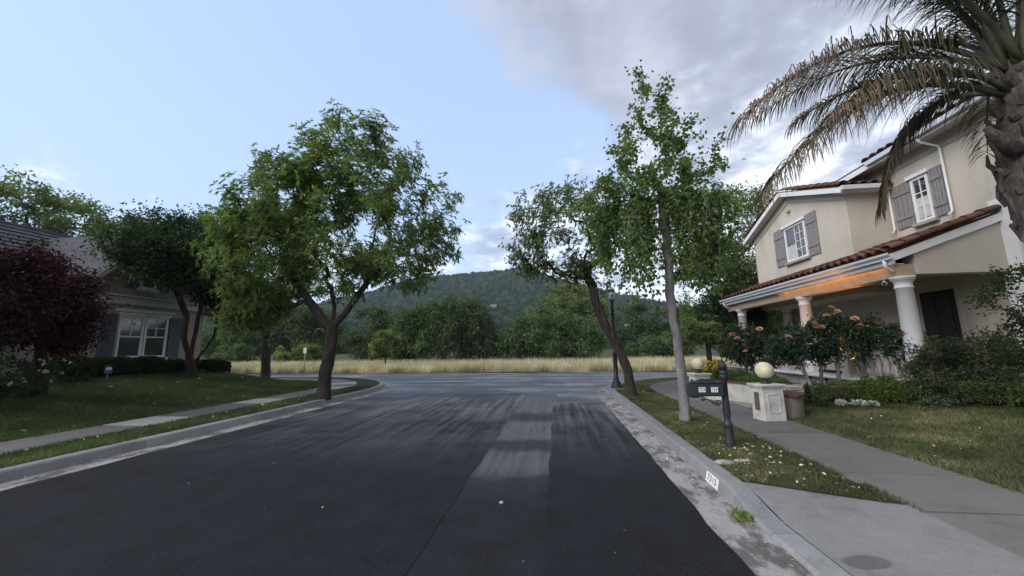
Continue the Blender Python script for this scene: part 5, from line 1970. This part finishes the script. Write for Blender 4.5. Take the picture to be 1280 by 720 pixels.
def bloom(c, r, mat, parent):
    """a rose: three rings of cupped petals"""
    V, F, var = [], [], []
    c = Vector(c)
    ax = (Vector((random.uniform(-0.5, 0.5), random.uniform(-0.8, 0.1), 1))).normalized()
    s = ax.orthogonal().normalized()
    t = ax.cross(s)
    for ring, (n, lean, ln) in enumerate(((5, 1.15, 1.0), (5, 0.7, 0.85), (4, 0.25, 0.6))):
        for k in range(n):
            a = 2 * math.pi * (k + ring * 0.5) / n
            o_ = s * math.cos(a) + t * math.sin(a)
            q = -s * math.sin(a) + t * math.cos(a)
            d = (o_ * math.sin(lean) + ax * math.cos(lean))
            b = len(V)
            w = r * 0.62 * ln
            p1 = c + d * r * ln * 0.6
            p2 = c + d * r * ln * 0.95 + ax * r * 0.18 * ring * 0.4
            V += [c, p1 - q * w, p2 - q * w * 0.55, p2 + q * w * 0.55, p1 + q * w]
            F += [(b, b + 1, b + 2), (b, b + 2, b + 3), (b, b + 3, b + 4)]
            var += [min(1, max(0, random.gauss(0.5, 0.2) + (0.15 if ring == 0 else 0)))] * 5
    return link('bloom', npmesh('bloom', [tuple(v) for v in V], F, var, False), mat, parent)


def rose(base, top, ells, n, label, blooms, colour, seed):
    t = root('standard_rose', base, label, 'rose tree', 'standard roses in front of the porch')
    tg = blob_pts([(e[0], e[1], e[2] + 0.06, e[3] * 0.88, e[4] * 0.88, e[5] * 0.9, max(8, int(e[6] * 16))) for e in ells], None, 1, 0.5, seed)
    nodes, par, tips, nst = grow([[base, tuple((np.array(base) * 0.5 + np.array(top) * 0.5 + RNG.normal(0, 0.02, 3))), top]], tg, 0.14, 0.5, 0.02)
    me, rad = limb_mesh('trunk', nodes, par, 0.004, 0.042, flare=0.25)
    link('trunk', me, M_bark_grey, t)
    tw = np.array([nodes[i] for i in tips] + [nodes[par[i]] for i in tips] + [nodes[par[par[i]]] for i in tips])
    k = max(1, int(0.72 * n) // len(tw))
    C = np.repeat(tw, k, 0)
    C = C + RNG.normal(0, 0.07, C.shape)
    ctr = tw.mean(0)
    D = unit(RNG.normal(0, 0.7, C.shape) + unit(C - ctr) * 0.6 + np.array([0, 0, -0.1]))
    var = np.repeat(RNG.normal(0.45, 0.15, len(tw)), k) + RNG.normal(0, 0.14, len(C))
    m = len(C)
    leaves('crown', C, D, 0.075 * RNG.uniform(0.6, 1.3, m), 0.05 * RNG.uniform(0.7, 1.2, m), var, M_leaf_rose, t)
    for b in blooms:
        st = MB().tube([(b[0] + 0.02, b[1] + 0.05, b[2] - 0.3), (b[0], b[1] + 0.01, b[2] - 0.02)], 0.006, 5).build('flower_stalk', M_leaf_stalk, t)
        bloom(b, random.uniform(0.07, 0.105), M_bloom[colour if random.random() < 0.8 else 2], t)
    return t


M_leaf_stalk = plain('green_stalk', (0.05, 0.075, 0.03), 0.6)


def rb(n, x0, x1, y0, y1, z0, z1):
    return [(random.uniform(x0, x1), random.uniform(y0, y1), random.uniform(z0, z1)) for _ in range(n)]


rose(gp(5.95, 9.75), (5.75, 9.85, 1.15), [(5.55, 9.9, 1.55, 0.42, 0.42, 0.5, 2), (5.35, 10.0, 1.3, 0.35, 0.35, 0.35, 1)], 4600,
     'rose tree with a leaning bare trunk in front of the hedge beside the brick-capped wall', rb(4, 5.2, 5.8, 9.5, 9.8, 1.5, 2.05), 0, 90)
rose(gp(5.25, 11.0), (5.2, 11.0, 1.1), [(5.15, 11.0, 1.55, 0.5, 0.5, 0.5, 2), (4.9, 11.2, 1.35, 0.4, 0.4, 0.35, 1)], 5000,
     'leftmost rose tree behind the white planter wall', rb(7, 4.7, 5.4, 10.5, 10.8, 1.4, 2.0), 0, 92)
rose(gp(5.55, 12.0), (5.5, 12.0, 1.1), [(5.45, 12.0, 1.7, 0.45, 0.45, 0.5, 2)], 4000,
     'rose tree in front of the middle porch column', rb(5, 5.1, 5.8, 11.6, 11.8, 1.7, 2.25), 0, 94)
rose(gp(6.45, 10.2), (6.42, 10.2, 1.1), [(6.4, 10.2, 1.65, 0.36, 0.4, 0.5, 2)], 4200,
     'second rose tree from the brick-capped wall with two stems at the fork', rb(4, 6.1, 6.6, 9.85, 10.0, 1.9, 2.2), 0, 96)
rose(gp(6.78, 10.15), (6.76, 10.15, 1.15), [(6.78, 10.15, 1.8, 0.4, 0.42, 0.6, 2)], 4800,
     'tallest rose tree in the row, rising to the porch beam', rb(5, 6.5, 7.0, 9.8, 10.0, 2.2, 2.45), 2, 98)
rose(gp(7.2, 10.05), (7.2, 10.05, 1.15), [(7.25, 10.0, 1.72, 0.4, 0.4, 0.45, 2)], 4200,
     'rose tree with peach blooms in front of the balustrade', rb(6, 6.9, 7.55, 9.7, 9.9, 1.95, 2.2), 2, 100)
rose(gp(7.55, 9.35), (7.55, 9.35, 1.1), [(7.5, 9.3, 1.55, 0.36, 0.35, 0.38, 2)], 3600,
     'rose tree with a red bloom in front of the near porch column', rb(3, 7.3, 7.8, 9.0, 9.2, 1.75, 1.95), 1, 102)

# silvery rosettes on the lawn edge
M_silver = leafmat('silver_leaf', [(0, (0.13, 0.15, 0.13)), (1, (0.30, 0.33, 0.29))], 0.1, 0.7)
for i, (dx, dy, s) in enumerate(((0, 0, 1.0), (0.22, -0.16, 1.1), (0.10, 0.12, 0.85), (0.40, -0.30, 0.9), (0.33, -0.12, 0.8))):
    x, y = 6.02 + dx, 9.12 + dy
    t = root('rosette_plant', gp(x, y), ('leftmost silvery rosette in the clump at the foot of the box hedge', 'silvery rosette in the front middle of the clump by the box hedge',
                                         'silvery rosette nearest the box hedge in its clump', 'rightmost silvery rosette in the clump at the foot of the box hedge',
                                         'silvery rosette at the back right of the clump by the box hedge')[i], 'plant', 'silvery rosettes by the hedge')
    n = 46
    a = RNG.uniform(0, 2 * np.pi, n)
    el = RNG.uniform(0.1, 1.2, n)
    D = np.stack([np.cos(a) * np.cos(el), np.sin(a) * np.cos(el), np.sin(el)], 1)
    C = np.tile(np.array([[x, y, gz(x, y) + 0.02]]), (n, 1)) + D * 0.02
    leaves('foliage', C, D, 0.13 * s * RNG.uniform(0.8, 1.1, n), 0.075 * s * np.ones(n), RNG.random(n), M_silver, t, 0.25, 0.0)
dp = shrub(gp(5.72, 9.25), [(5.72, 9.25, 0.38, 0.13, 0.13, 0.10, 1)], 500, (0.05, 0.03), M_leaf_dark, 'small dark mound beside the silvery rosettes', G_SH, 110)
# yellow flowers beside the farther globe
yf = shrub(gp(4.75, 12.3), [(4.75, 12.3, 0.85, 0.35, 0.3, 0.28, 1)], 1800, (0.06, 0.03), M_leaf_box, 'yellow flowering plant beside the farther globe', G_SH, 112)
M_yellow = leafmat('yellow_petal', [(0, (0.70, 0.32, 0.02)), (1, (0.85, 0.62, 0.06))], 0.2)
for k in range(34):
    c = np.array([[random.uniform(4.35, 4.85), random.uniform(11.95, 12.15), random.uniform(0.88, 1.16)]])
    leaves('flower', np.repeat(c, 6, 0), unit(RNG.normal(0, 1, (6, 3)) + np.array([0, -0.7, 0.5])), np.full(6, 0.05), np.full(6, 0.04), RNG.random(6), M_yellow, yf)

# ------------------------------------------------------------------ entry piers, globes, planter wall
_b = Mat('weathered_white')
_n = _b.noise(6, 6, 0.7)
M_pier = _b.done(_b.ramp(_n, [(0.3, (0.33, 0.315, 0.28)), (0.5, (0.47, 0.46, 0.43)), (0.7, (0.56, 0.55, 0.52))]), 0.85, _b.noise(45, 4), 0.003, 0.2)
M_brick = plain('dark_red_brick', (0.11, 0.05, 0.045), 0.9, 0.3, 14, 0.004, 40)
M_tan = plain('tan_stucco', (0.25, 0.21, 0.165), 0.9, 0.15, 5, 0.006, 40)
_b = Mat('globe')
M_globe = _b.done(_b.ramp(_b.noise(9, 6, 0.7), [(0.35, (0.50, 0.46, 0.30)), (0.6, (0.66, 0.62, 0.44)), (0.75, (0.72, 0.69, 0.52))]), 0.45, None, 0, 0.4)
M_black = plain('black_metal', (0.020, 0.021, 0.024), 0.45, 0.2, 20, 0.001, 60, 0.4)
M_bronze = plain('bronze', (0.10, 0.085, 0.07), 0.5, 0.2)


def pier(cx, cy, rz, label):
    z0 = gz(cx, cy) - 0.03
    t = root('entry_pier', (cx, cy, z0), label, 'pier', 'white entry piers by the sidewalk')
    MB().obox((cx, cy, z0), 0.44, 0.34, 0.64, rz, 0.97).build('shaft', M_pier, t, bevel=0.012)
    MB().obox((cx, cy, z0 + 0.64), 0.475, 0.375, 0.035, rz).build('cap_moulding', M_pier, t, bevel=0.01)
    MB().obox((cx, cy, z0 + 0.675), 0.52, 0.42, 0.045, rz).build('cap', M_pier, t, bevel=0.012)
    ca, sa = math.cos(rz), math.sin(rz)
    f = lambda dx, dy, z: (cx + dx * ca - dy * sa, cy + dx * sa + dy * ca, z0 + z)
    # raised frame of the panel on the front face
    m = MB()
    for dx, w, z, h in ((-0.115, 0.022, 0.2, 0.32), (0.115, 0.022, 0.2, 0.32)):
        m.obox(f(dx, -0.168, z), w, 0.02, h, rz)
    for z in (0.178, 0.52):
        m.obox(f(0, -0.168, z), 0.252, 0.02, 0.022, rz)
    m.build('panel_frame', M_pier, t)
    m = MB().obox(f(-0.217, 0.0, 0.22), 0.02, 0.13, 0.34, rz)
    m.build('plaque', M_bronze, t, bevel=0.004)
    return t, z0


def globe(cx, cy, z, r, label):
    t = root('globe_lamp', (cx, cy, z), label, 'globe lamp', 'pale globes on the piers')
    MB().lathe([(0.09, 0), (0.095, 0.02), (0.06, 0.035), (0.045, 0.06), (0.07, 0.085), (0.08, 0.105)], (cx, cy, z), 16).build('base', M_black, t)
    prof = [(r * math.sin(math.pi * i / 18) + (0.001 if i in (0, 18) else 0), r - r * math.cos(math.pi * i / 18)) for i in range(19)]
    MB().lathe(prof, (cx, cy, z + 0.09), 32).build('globe', M_globe, t)
    return t


t, z0 = pier(4.10, 8.20, 0.18, 'nearer white pier with a panel and bronze plaque carrying a pale globe')
globe(4.10, 8.20, z0 + 0.72, 0.165, 'larger pale globe on the nearer white pier')
t, z0 = pier(3.95, 11.35, 0.18, 'farther white pier seen behind the mailbox carrying a pale globe')
globe(3.95, 11.35, z0 + 0.72, 0.165, 'smaller pale globe on the farther white pier')
# planter wall between the piers, set back from the sidewalk
pw = root('planter_wall', (4.7, 10.5, 0.15), 'low white planter wall with a dark coping between the two piers', 'wall')
mb = MB()
path = [(4.05, 11.3), (4.45, 10.95), (4.72, 10.5), (4.82, 10.0)]
for (xa, ya), (xb, yb) in zip(path[:-1], path[1:]):
    d = Vector((xb - xa, yb - ya, 0)).normalized()
    nrm = Vector((-d.y, d.x, 0)) * 0.08
    q = [Vector((xa, ya, 0.1)) - nrm, Vector((xb, yb, 0.1)) - nrm, Vector((xb, yb, 0.1)) + nrm, Vector((xa, ya, 0.1)) + nrm]
    mb.hexa(q + [p + Vector((0, 0, 0.52)) for p in q])
mb.build('wall_body', M_pier, pw)
mb = MB()
for (xa, ya), (xb, yb) in zip(path[:-1], path[1:]):
    d = Vector((xb - xa, yb - ya, 0)).normalized()
    nrm = Vector((-d.y, d.x, 0)) * 0.11
    q = [Vector((xa, ya, 0.622)) - nrm, Vector((xb, yb, 0.622)) - nrm, Vector((xb, yb, 0.622)) + nrm, Vector((xa, ya, 0.622)) + nrm]
    mb.hexa(q + [p + Vector((0, 0, 0.04)) for p in q])
mb.build('coping', M_brick, pw)


def post(cx, cy, h, label):
    z0 = gz(cx, cy) - 0.03
    t = root('low_pier', (cx, cy, z0), label, 'pier', 'low white piers behind the globe')
    MB().obox((cx, cy, z0), 0.30, 0.30, h, 0.1).build('shaft', M_pier, t, bevel=0.01)
    MB().obox((cx, cy, z0 + h), 0.36, 0.36, 0.05, 0.1).build('cap', M_pier, t, bevel=0.01)
    MB().obox((cx, cy, z0 + h + 0.05), 0.40, 0.40, 0.03, 0.1).build('cap_slab', M_pier, t, bevel=0.008)


post(4.80, 9.85, 0.47, 'low white capped pier left behind the nearer globe')
post(5.16, 9.42, 0.45, 'low white capped pier right behind the nearer globe')
# curved wall with brick coping running back from the nearer pier
cw = root('curved_wall', (4.7, 8.7, 0.15), 'curved tan wall with a red brick coping beside the nearer pier', 'wall')
mb = MB()
arc = []
for k in range(11):
    a = R(-72 + 95 * k / 10)
    arc.append((4.62 + 0.62 * math.cos(a) - 0.25, 9.0 + 0.68 * math.sin(a)))
for i in range(10):
    (xa, ya), (xb, yb) = arc[i], arc[i + 1]
    c = Vector((4.37, 9.0, 0))
    na_, nb_ = (Vector((xa, ya, 0)) - c).normalized() * 0.09, (Vector((xb, yb, 0)) - c).normalized() * 0.09
    A, B = Vector((xa, ya, 0.1)), Vector((xb, yb, 0.1))
    q = [A - na_, A + na_, B + nb_, B - nb_]
    mb.hexa(q + [p + Vector((0, 0, 0.44)) for p in q])
mb.build('wall_body', M_tan, cw)
for i in range(20):
    u = (i + 0.5) / 20 * 10
    k = min(9, int(u))
    xa, ya = arc[k][0] + (arc[k + 1][0] - arc[k][0]) * (u - k), arc[k][1] + (arc[k + 1][1] - arc[k][1]) * (u - k)
    rz = math.atan2(ya - 9.0, xa - 4.37)
    MB().obox((xa, ya, 0.542 + random.uniform(0, 0.004)), 0.25, 0.062, 0.055, rz).build('brick', M_brick, cw, bevel=0.006)
# paving of the alcove
al = bpy.data.objects.new('paving', None)
COL.objects.link(al)
setp(al, kind='structure')
M_flag = mat_concrete('flagstone', (0.30, 0.27, 0.22), 0.35, 0.85, 1.6)
for i in range(3):
    for j in range(1):
        y = 8.42 + i * 0.86
        MB().box(4.425, 4.80 - 0.12 * (i == 2), y + 0.006, y + 0.85, 0.04, 0.175 + random.uniform(0, 0.006)).build('paving_slab', M_flag, al, bevel=0.006)

# ------------------------------------------------------------------ mailbox on its post
M_mail = plain('dark_mailbox_paint', (0.022, 0.025, 0.033), 0.5, 0.2, 12, 0.001, 60, 0.4)
MX, MY = 2.42, 5.99
mbx = root('mailbox', (MX, MY, 0.15), 'black double mailbox with white number tiles on an ornate post by the kerb', 'mailbox')
prof = [(0.062, 0), (0.066, 0.02), (0.066, 0.10), (0.060, 0.12), (0.060, 0.26), (0.056, 0.30), (0.066, 0.32), (0.066, 0.345), (0.045, 0.37), (0.040, 0.42), (0.047, 0.47), (0.052, 0.52),
        (0.046, 0.58), (0.050, 0.60), (0.046, 0.62), (0.044, 0.98), (0.052, 0.99), (0.052, 1.02), (0.036, 1.04)]
MB().lathe(prof, (MX, MY, 0.14), 14).build('post', M_mail, mbx)
fn = MB().lathe([(0.03, 0), (0.05, 0.015), (0.05, 0.03), (0.03, 0.045), (0.042, 0.075), (0.052, 0.11), (0.045, 0.15), (0.024, 0.175), (0.03, 0.19), (0.012, 0.215), (0.004, 0.23)], (MX, MY, 1.175), 14).build('finial', M_mail, mbx)
m = MB()
for k in range(8):
    a = 2 * math.pi * k / 8
    m.tube([(MX + math.cos(a) * r, MY + math.sin(a) * r, 1.175 + z) for r, z in ((0.045, 0.07), (0.057, 0.11), (0.05, 0.15), (0.03, 0.175))], [0.006, 0.01, 0.009, 0.004], 5)
m.build('finial_rib', M_mail, fn)
bx0, bx1 = 1.93, 2.375
yb0, yb1 = MY - 0.10, MY + 0.12
m = MB()
body = [(yb0, 0.875), (yb1, 0.875), (yb1, 1.02), (yb1 - 0.01, 1.045), (yb0 + 0.01, 1.065), (yb0, 1.055)]
m.prism([(bx0, y, z) for y, z in body], (bx1 - bx0, 0, 0))
m.build('box', M_mail, mbx, bevel=0.008)
MB().box(bx0 - 0.004, bx1 + 0.0, yb0 - 0.018, yb1 + 0.01, 1.062, 1.072).build('lid', M_mail, mbx, bevel=0.003)
MB().box(bx0 + 0.01, bx1 - 0.01, yb0 - 0.009, yb0 - 0.002, 0.885, 1.05).build('door', M_mail, mbx, bevel=0.003)
m = MB()
for x0 in (bx0 + 0.02,):
    m.prism([(bx0 + 0.0, yb0, 0.876), (bx0 + 0.11, yb0, 0.876), (bx0 + 0.09, yb0, 0.845), (bx0 + 0.02, yb0, 0.845)], (0, 0.2, 0))
m.build('corner_bracket', M_mail, mbx)
m = MB()
m.prism([(bx0 + 0.13, MY - 0.03, 1.072), (bx0 + 0.37, MY - 0.03, 1.072), (bx0 + 0.34, MY - 0.03, 1.115), (bx0 + 0.15, MY - 0.03, 1.115)], (0, 0.05, 0))
m.tube([(bx0 + 0.03, MY, 1.10), (bx0 + 0.07, MY, 1.075), (bx0 + 0.12, MY, 1.09), (bx0 + 0.15, MY, 1.08)], 0.009, 6)
m.build('newspaper_holder', M_mail, mbx)
# scroll brackets under the box
m = MB()


def spiral(cx, cz, r0, turns, sgn, a0, n=26):
    return [(cx + sgn * (r0 * (1 - 0.75 * i / n)) * math.cos(a0 + turns * 2 * math.pi * i / n), MY, cz + (r0 * (1 - 0.75 * i / n)) * math.sin(a0 + turns * 2 * math.pi * i / n)) for i in range(n + 1)]


pa = spiral(2.10, 0.835, 0.035, 1.3, 1, math.pi * 1.5)
m.tube(pa[::-1] + [(2.16, MY, 0.83), (2.22, MY, 0.79), (2.28, MY, 0.77)], 0.0075, 6)
pb = spiral(2.325, 0.775, 0.04, 1.3, -1, math.pi * 1.5)
m.tube([(2.22, MY, 0.79), (2.27, MY, 0.745)] + pb, 0.0075, 6)
m.build('scroll_bracket', M_mail, mbx)
# number tiles: 73 15
for k, (ch, dx) in enumerate((('7', 0.115), ('3', 0.165), ('1', 0.285), ('5', 0.335))):
    x = bx0 + dx
    tl = MB().box(x - 0.021, x + 0.021, yb0 - 0.0125, yb0 - 0.009, 0.935, 1.005).build('number_tile', M_white, mbx)
    text('digit', ch, 0.062, Matrix.Translation((x, yb0 - 0.0135, 0.97)) @ Matrix.Rotation(R(90), 4, 'X'), M_black, tl, 0.0006, (0.85, 1.0))

# number plate painted on the kerb
npl = root('kerb_number', (1.74, 4.86, 0.07), 'white house number plate painted on the kerb face', 'number plate')
tilt = math.atan2(0.035, 0.13)
yA, yB = 4.70, 5.04
fx = lambda z: KR - 0.005 + 0.035 * (z + 0.02) / 0.15 - 0.004
MB().hexa([(fx(0.012), yA, 0.012), (fx(0.012) + 0.003, yA, 0.012), (fx(0.012) + 0.003, yB, 0.012), (fx(0.012), yB, 0.012),
           (fx(0.122), yA, 0.122), (fx(0.122) + 0.003, yA, 0.122), (fx(0.122) + 0.003, yB, 0.122), (fx(0.122), yB, 0.122)]).build('plate', M_white, npl)
Mt = Matrix.Translation((fx(0.067) - 0.001, 4.87, 0.067)) @ Matrix.Rotation(R(-90), 4, 'Z') @ Matrix.Rotation(R(90) - tilt, 4, 'X')
text('digits', '7315', 0.10, Mt, M_black, npl, 0.0006, (1.05, 1.0))

# ------------------------------------------------------------------ lamp posts
def lamp_post(x, y, h, label, first=True):
    z0 = gz(x, y)
    t = root('street_lamp', (x, y, z0), label, 'street lamp', 'black street lamps')
    MB().lathe([(0.20, -0.02), (0.20, 0.07), (0.17, 0.10), (0.155, 0.14), (0.16, 0.18), (0.11, 0.26), (0.095, 0.30)], (x, y, z0), 16).build('base', M_black, t)
    MB().lathe([(0.095, 0.30), (0.10, 0.33), (0.08, 0.36), (0.078, 1.2), (0.085, 1.21), (0.085, 1.24), (0.072, 1.26), (0.05, h - 0.55), (0.065, h - 0.53), (0.05, h - 0.48)], (x, y, z0), 14).build('pole', M_black, t)
    hd = MB().lathe([(0.05, 0), (0.09, 0.04), (0.10, 0.06), (0.02, 0.07)], (x, y, z0 + h - 0.5), 14).build('lantern', M_black, t)
    MB().lathe([(0.08, 0), (0.13, 0.16), (0.14, 0.26), (0.10, 0.32)], (x, y, z0 + h - 0.44), 14).build('glass', plain('lamp_glass', (0.5, 0.5, 0.5), 0.3), hd)
    MB().lathe([(0.15, 0), (0.12, 0.05), (0.05, 0.11), (0.025, 0.13), (0.03, 0.17), (0.004, 0.21)], (x, y, z0 + h - 0.12), 14).build('lid', M_black, hd)
    return t


lamp_post(2.10, 14.25, 3.6, 'black street lamp standing beside the bent-trunk tree')
lamp_post(5.75, 18.7, 3.6, 'farther black street lamp partly hidden by the pale grey trunk')
# green street name plate on the first lamp
sg = root('street_sign', (2.05, 14.1, 2.2), 'green street name plate fixed to the nearer lamp pole', 'sign')
MB().box(1.63, 2.03, 14.08, 14.09, 2.10, 2.32).build('plate', plain('sign_green', (0.02, 0.16, 0.11), 0.5), sg, bevel=0.004)
MB().box(2.02, 2.06, 14.07, 14.2, 2.16, 2.26).build('clamp', M_black, sg)
# white sign across the road
x, y = -17.6, 25.0
ws = root('road_sign', (x, y, 0.02), 'small white sign on a thin post at the edge of the dry field', 'sign')
MB().tube([(x, y, 0), (x, y, 1.9)], 0.03, 8).build('post', M_trimgrey, ws)
MB().box(x - 0.12, x + 0.12, y - 0.05, y - 0.035, 1.45, 1.82).build('plate', M_white, ws, bevel=0.005)

# ------------------------------------------------------------------ small things on the ground
M_stone = mat_concrete('pale_stone', (0.36, 0.35, 0.33), 0.4, 0.9, 4)


def rock(x, y, z, sx, sy, sz, label, name='flat_stone', mat=None):
    v = iv * (1 + 0.25 * np.array([noise.noise(Vector(p) * 1.6 + Vector((x * 9, y * 9, 0))) for p in iv]))[:, None]
    v = v * np.array([sx, sy, sz]) + np.array([x, y, z])
    o = link(name, npmesh(name, v, jf, None, True), mat or M_stone)
    return setp(o, label, 'stone')


rock(2.02, 5.22, 0.165, 0.12, 0.09, 0.028, 'broad flat pale stone lying in the verge near the kerb number')
rock(2.27, 5.30, 0.165, 0.11, 0.04, 0.022, 'narrow flat pale stone lying in the verge beside the broad one')
rock(-0.62, 4.16, 0.02, 0.025, 0.02, 0.016, 'small pebble lying on the asphalt strip', 'pebble')
# weed in the gutter
wd = root('weed', (1.64, 3.98, 0.01), 'green leafy weed growing in the gutter by the driveway', 'weed')
n = 60
a = RNG.uniform(0, 2 * np.pi, n)
el = RNG.uniform(0.15, 1.2, n)
D = np.stack([np.cos(a) * np.cos(el), np.sin(a) * np.cos(el), np.sin(el)], 1)
C = np.array([[1.64, 3.98, 0.015]]) + RNG.normal(0, 0.035, (n, 3)) * np.array([1, 1.6, 0.3])
C[:, 2] = np.abs(C[:, 2]) + 0.012
leaves('foliage', C, D, 0.075 * RNG.uniform(0.5, 1.2, n), 0.028 * np.ones(n), RNG.uniform(0.4, 1, n), M_leaf_box, wd)
MB().tube([(1.64, 3.98, 0.0), (1.63, 3.98, 0.04)], 0.006, 5).build('stem', M_leaf_stalk, wd)


def litter(name, P, s, mat):
    n = len(P)
    a = RNG.uniform(0, 2 * np.pi, n)
    D = unit(np.stack([np.cos(a), np.sin(a), RNG.uniform(-0.1, 0.35, n)], 1))
    o = leaves(name, np.array(P), D, s * RNG.uniform(0.6, 1.3, n), s * 0.55 * RNG.uniform(0.7, 1.2, n), RNG.random(n), mat, None, 0.15, 0.0)
    return setp(o, kind='stuff')


M_dead = leafmat('dead_leaf', [(0, (0.08, 0.05, 0.03)), (0.7, (0.20, 0.14, 0.085)), (1, (0.46, 0.41, 0.31))], 0.1, 0.8)
P = [(random.uniform(1.96, 3.0), random.uniform(4.3, 6.2), 0.18) for _ in range(170)]
P = [p for p in P if p[1] > 4.66 - 0.55 * (p[0] - 1.94) / 1.16]
P += [(random.uniform(2.0, 3.1), random.uniform(6, 13), 0.19) for _ in range(60)]
P += [(x, y, gz(x, y) + 0.035) for x, y in ((random.uniform(4.5, 8.5), random.uniform(3, 9)) for _ in range(70))]
litter('leaf_litter', P, 0.05, M_dead)
P = [(x, y, gz(x, y) + 0.04) for x, y in ((random.uniform(-14, -9.4), random.uniform(5, 14)) for _ in range(80))]
P += [(random.uniform(-8.1, -7.25), random.uniform(4, 12), 0.19) for _ in range(40)]
litter('leaf_litter', P, 0.085, M_dead)
P = [(random.uniform(1.5, 1.70), random.uniform(3.0, 9.5), 0.018) for _ in range(220)]
P += [(random.uniform(-6.98, -6.75), random.uniform(4.0, 11), 0.018) for _ in range(160)]
litter('gutter_litter', P, 0.03, M_dead)
P = [(random.uniform(-5.5, 1.2), random.uniform(3.0, 10), 0.014) for _ in range(38)]
litter('road_litter', P, 0.025, M_dead)

# ------------------------------------------------------------------ evening air
hz = MB().box(-900, 900, -60, 760, -30, 260)
_b = Mat('air')
_v = _b.N('ShaderNodeVolumePrincipled')
_v.inputs['Color'].default_value = (0.72, 0.82, 0.95, 1)
_v.inputs['Density'].default_value = 0.00024
_v.inputs['Anisotropy'].default_value = 0.2
_b.L(_v.outputs[0], _b.out.inputs['Volume'])
hzo = hz.build('haze', _b.m)
setp(hzo, kind='stuff')
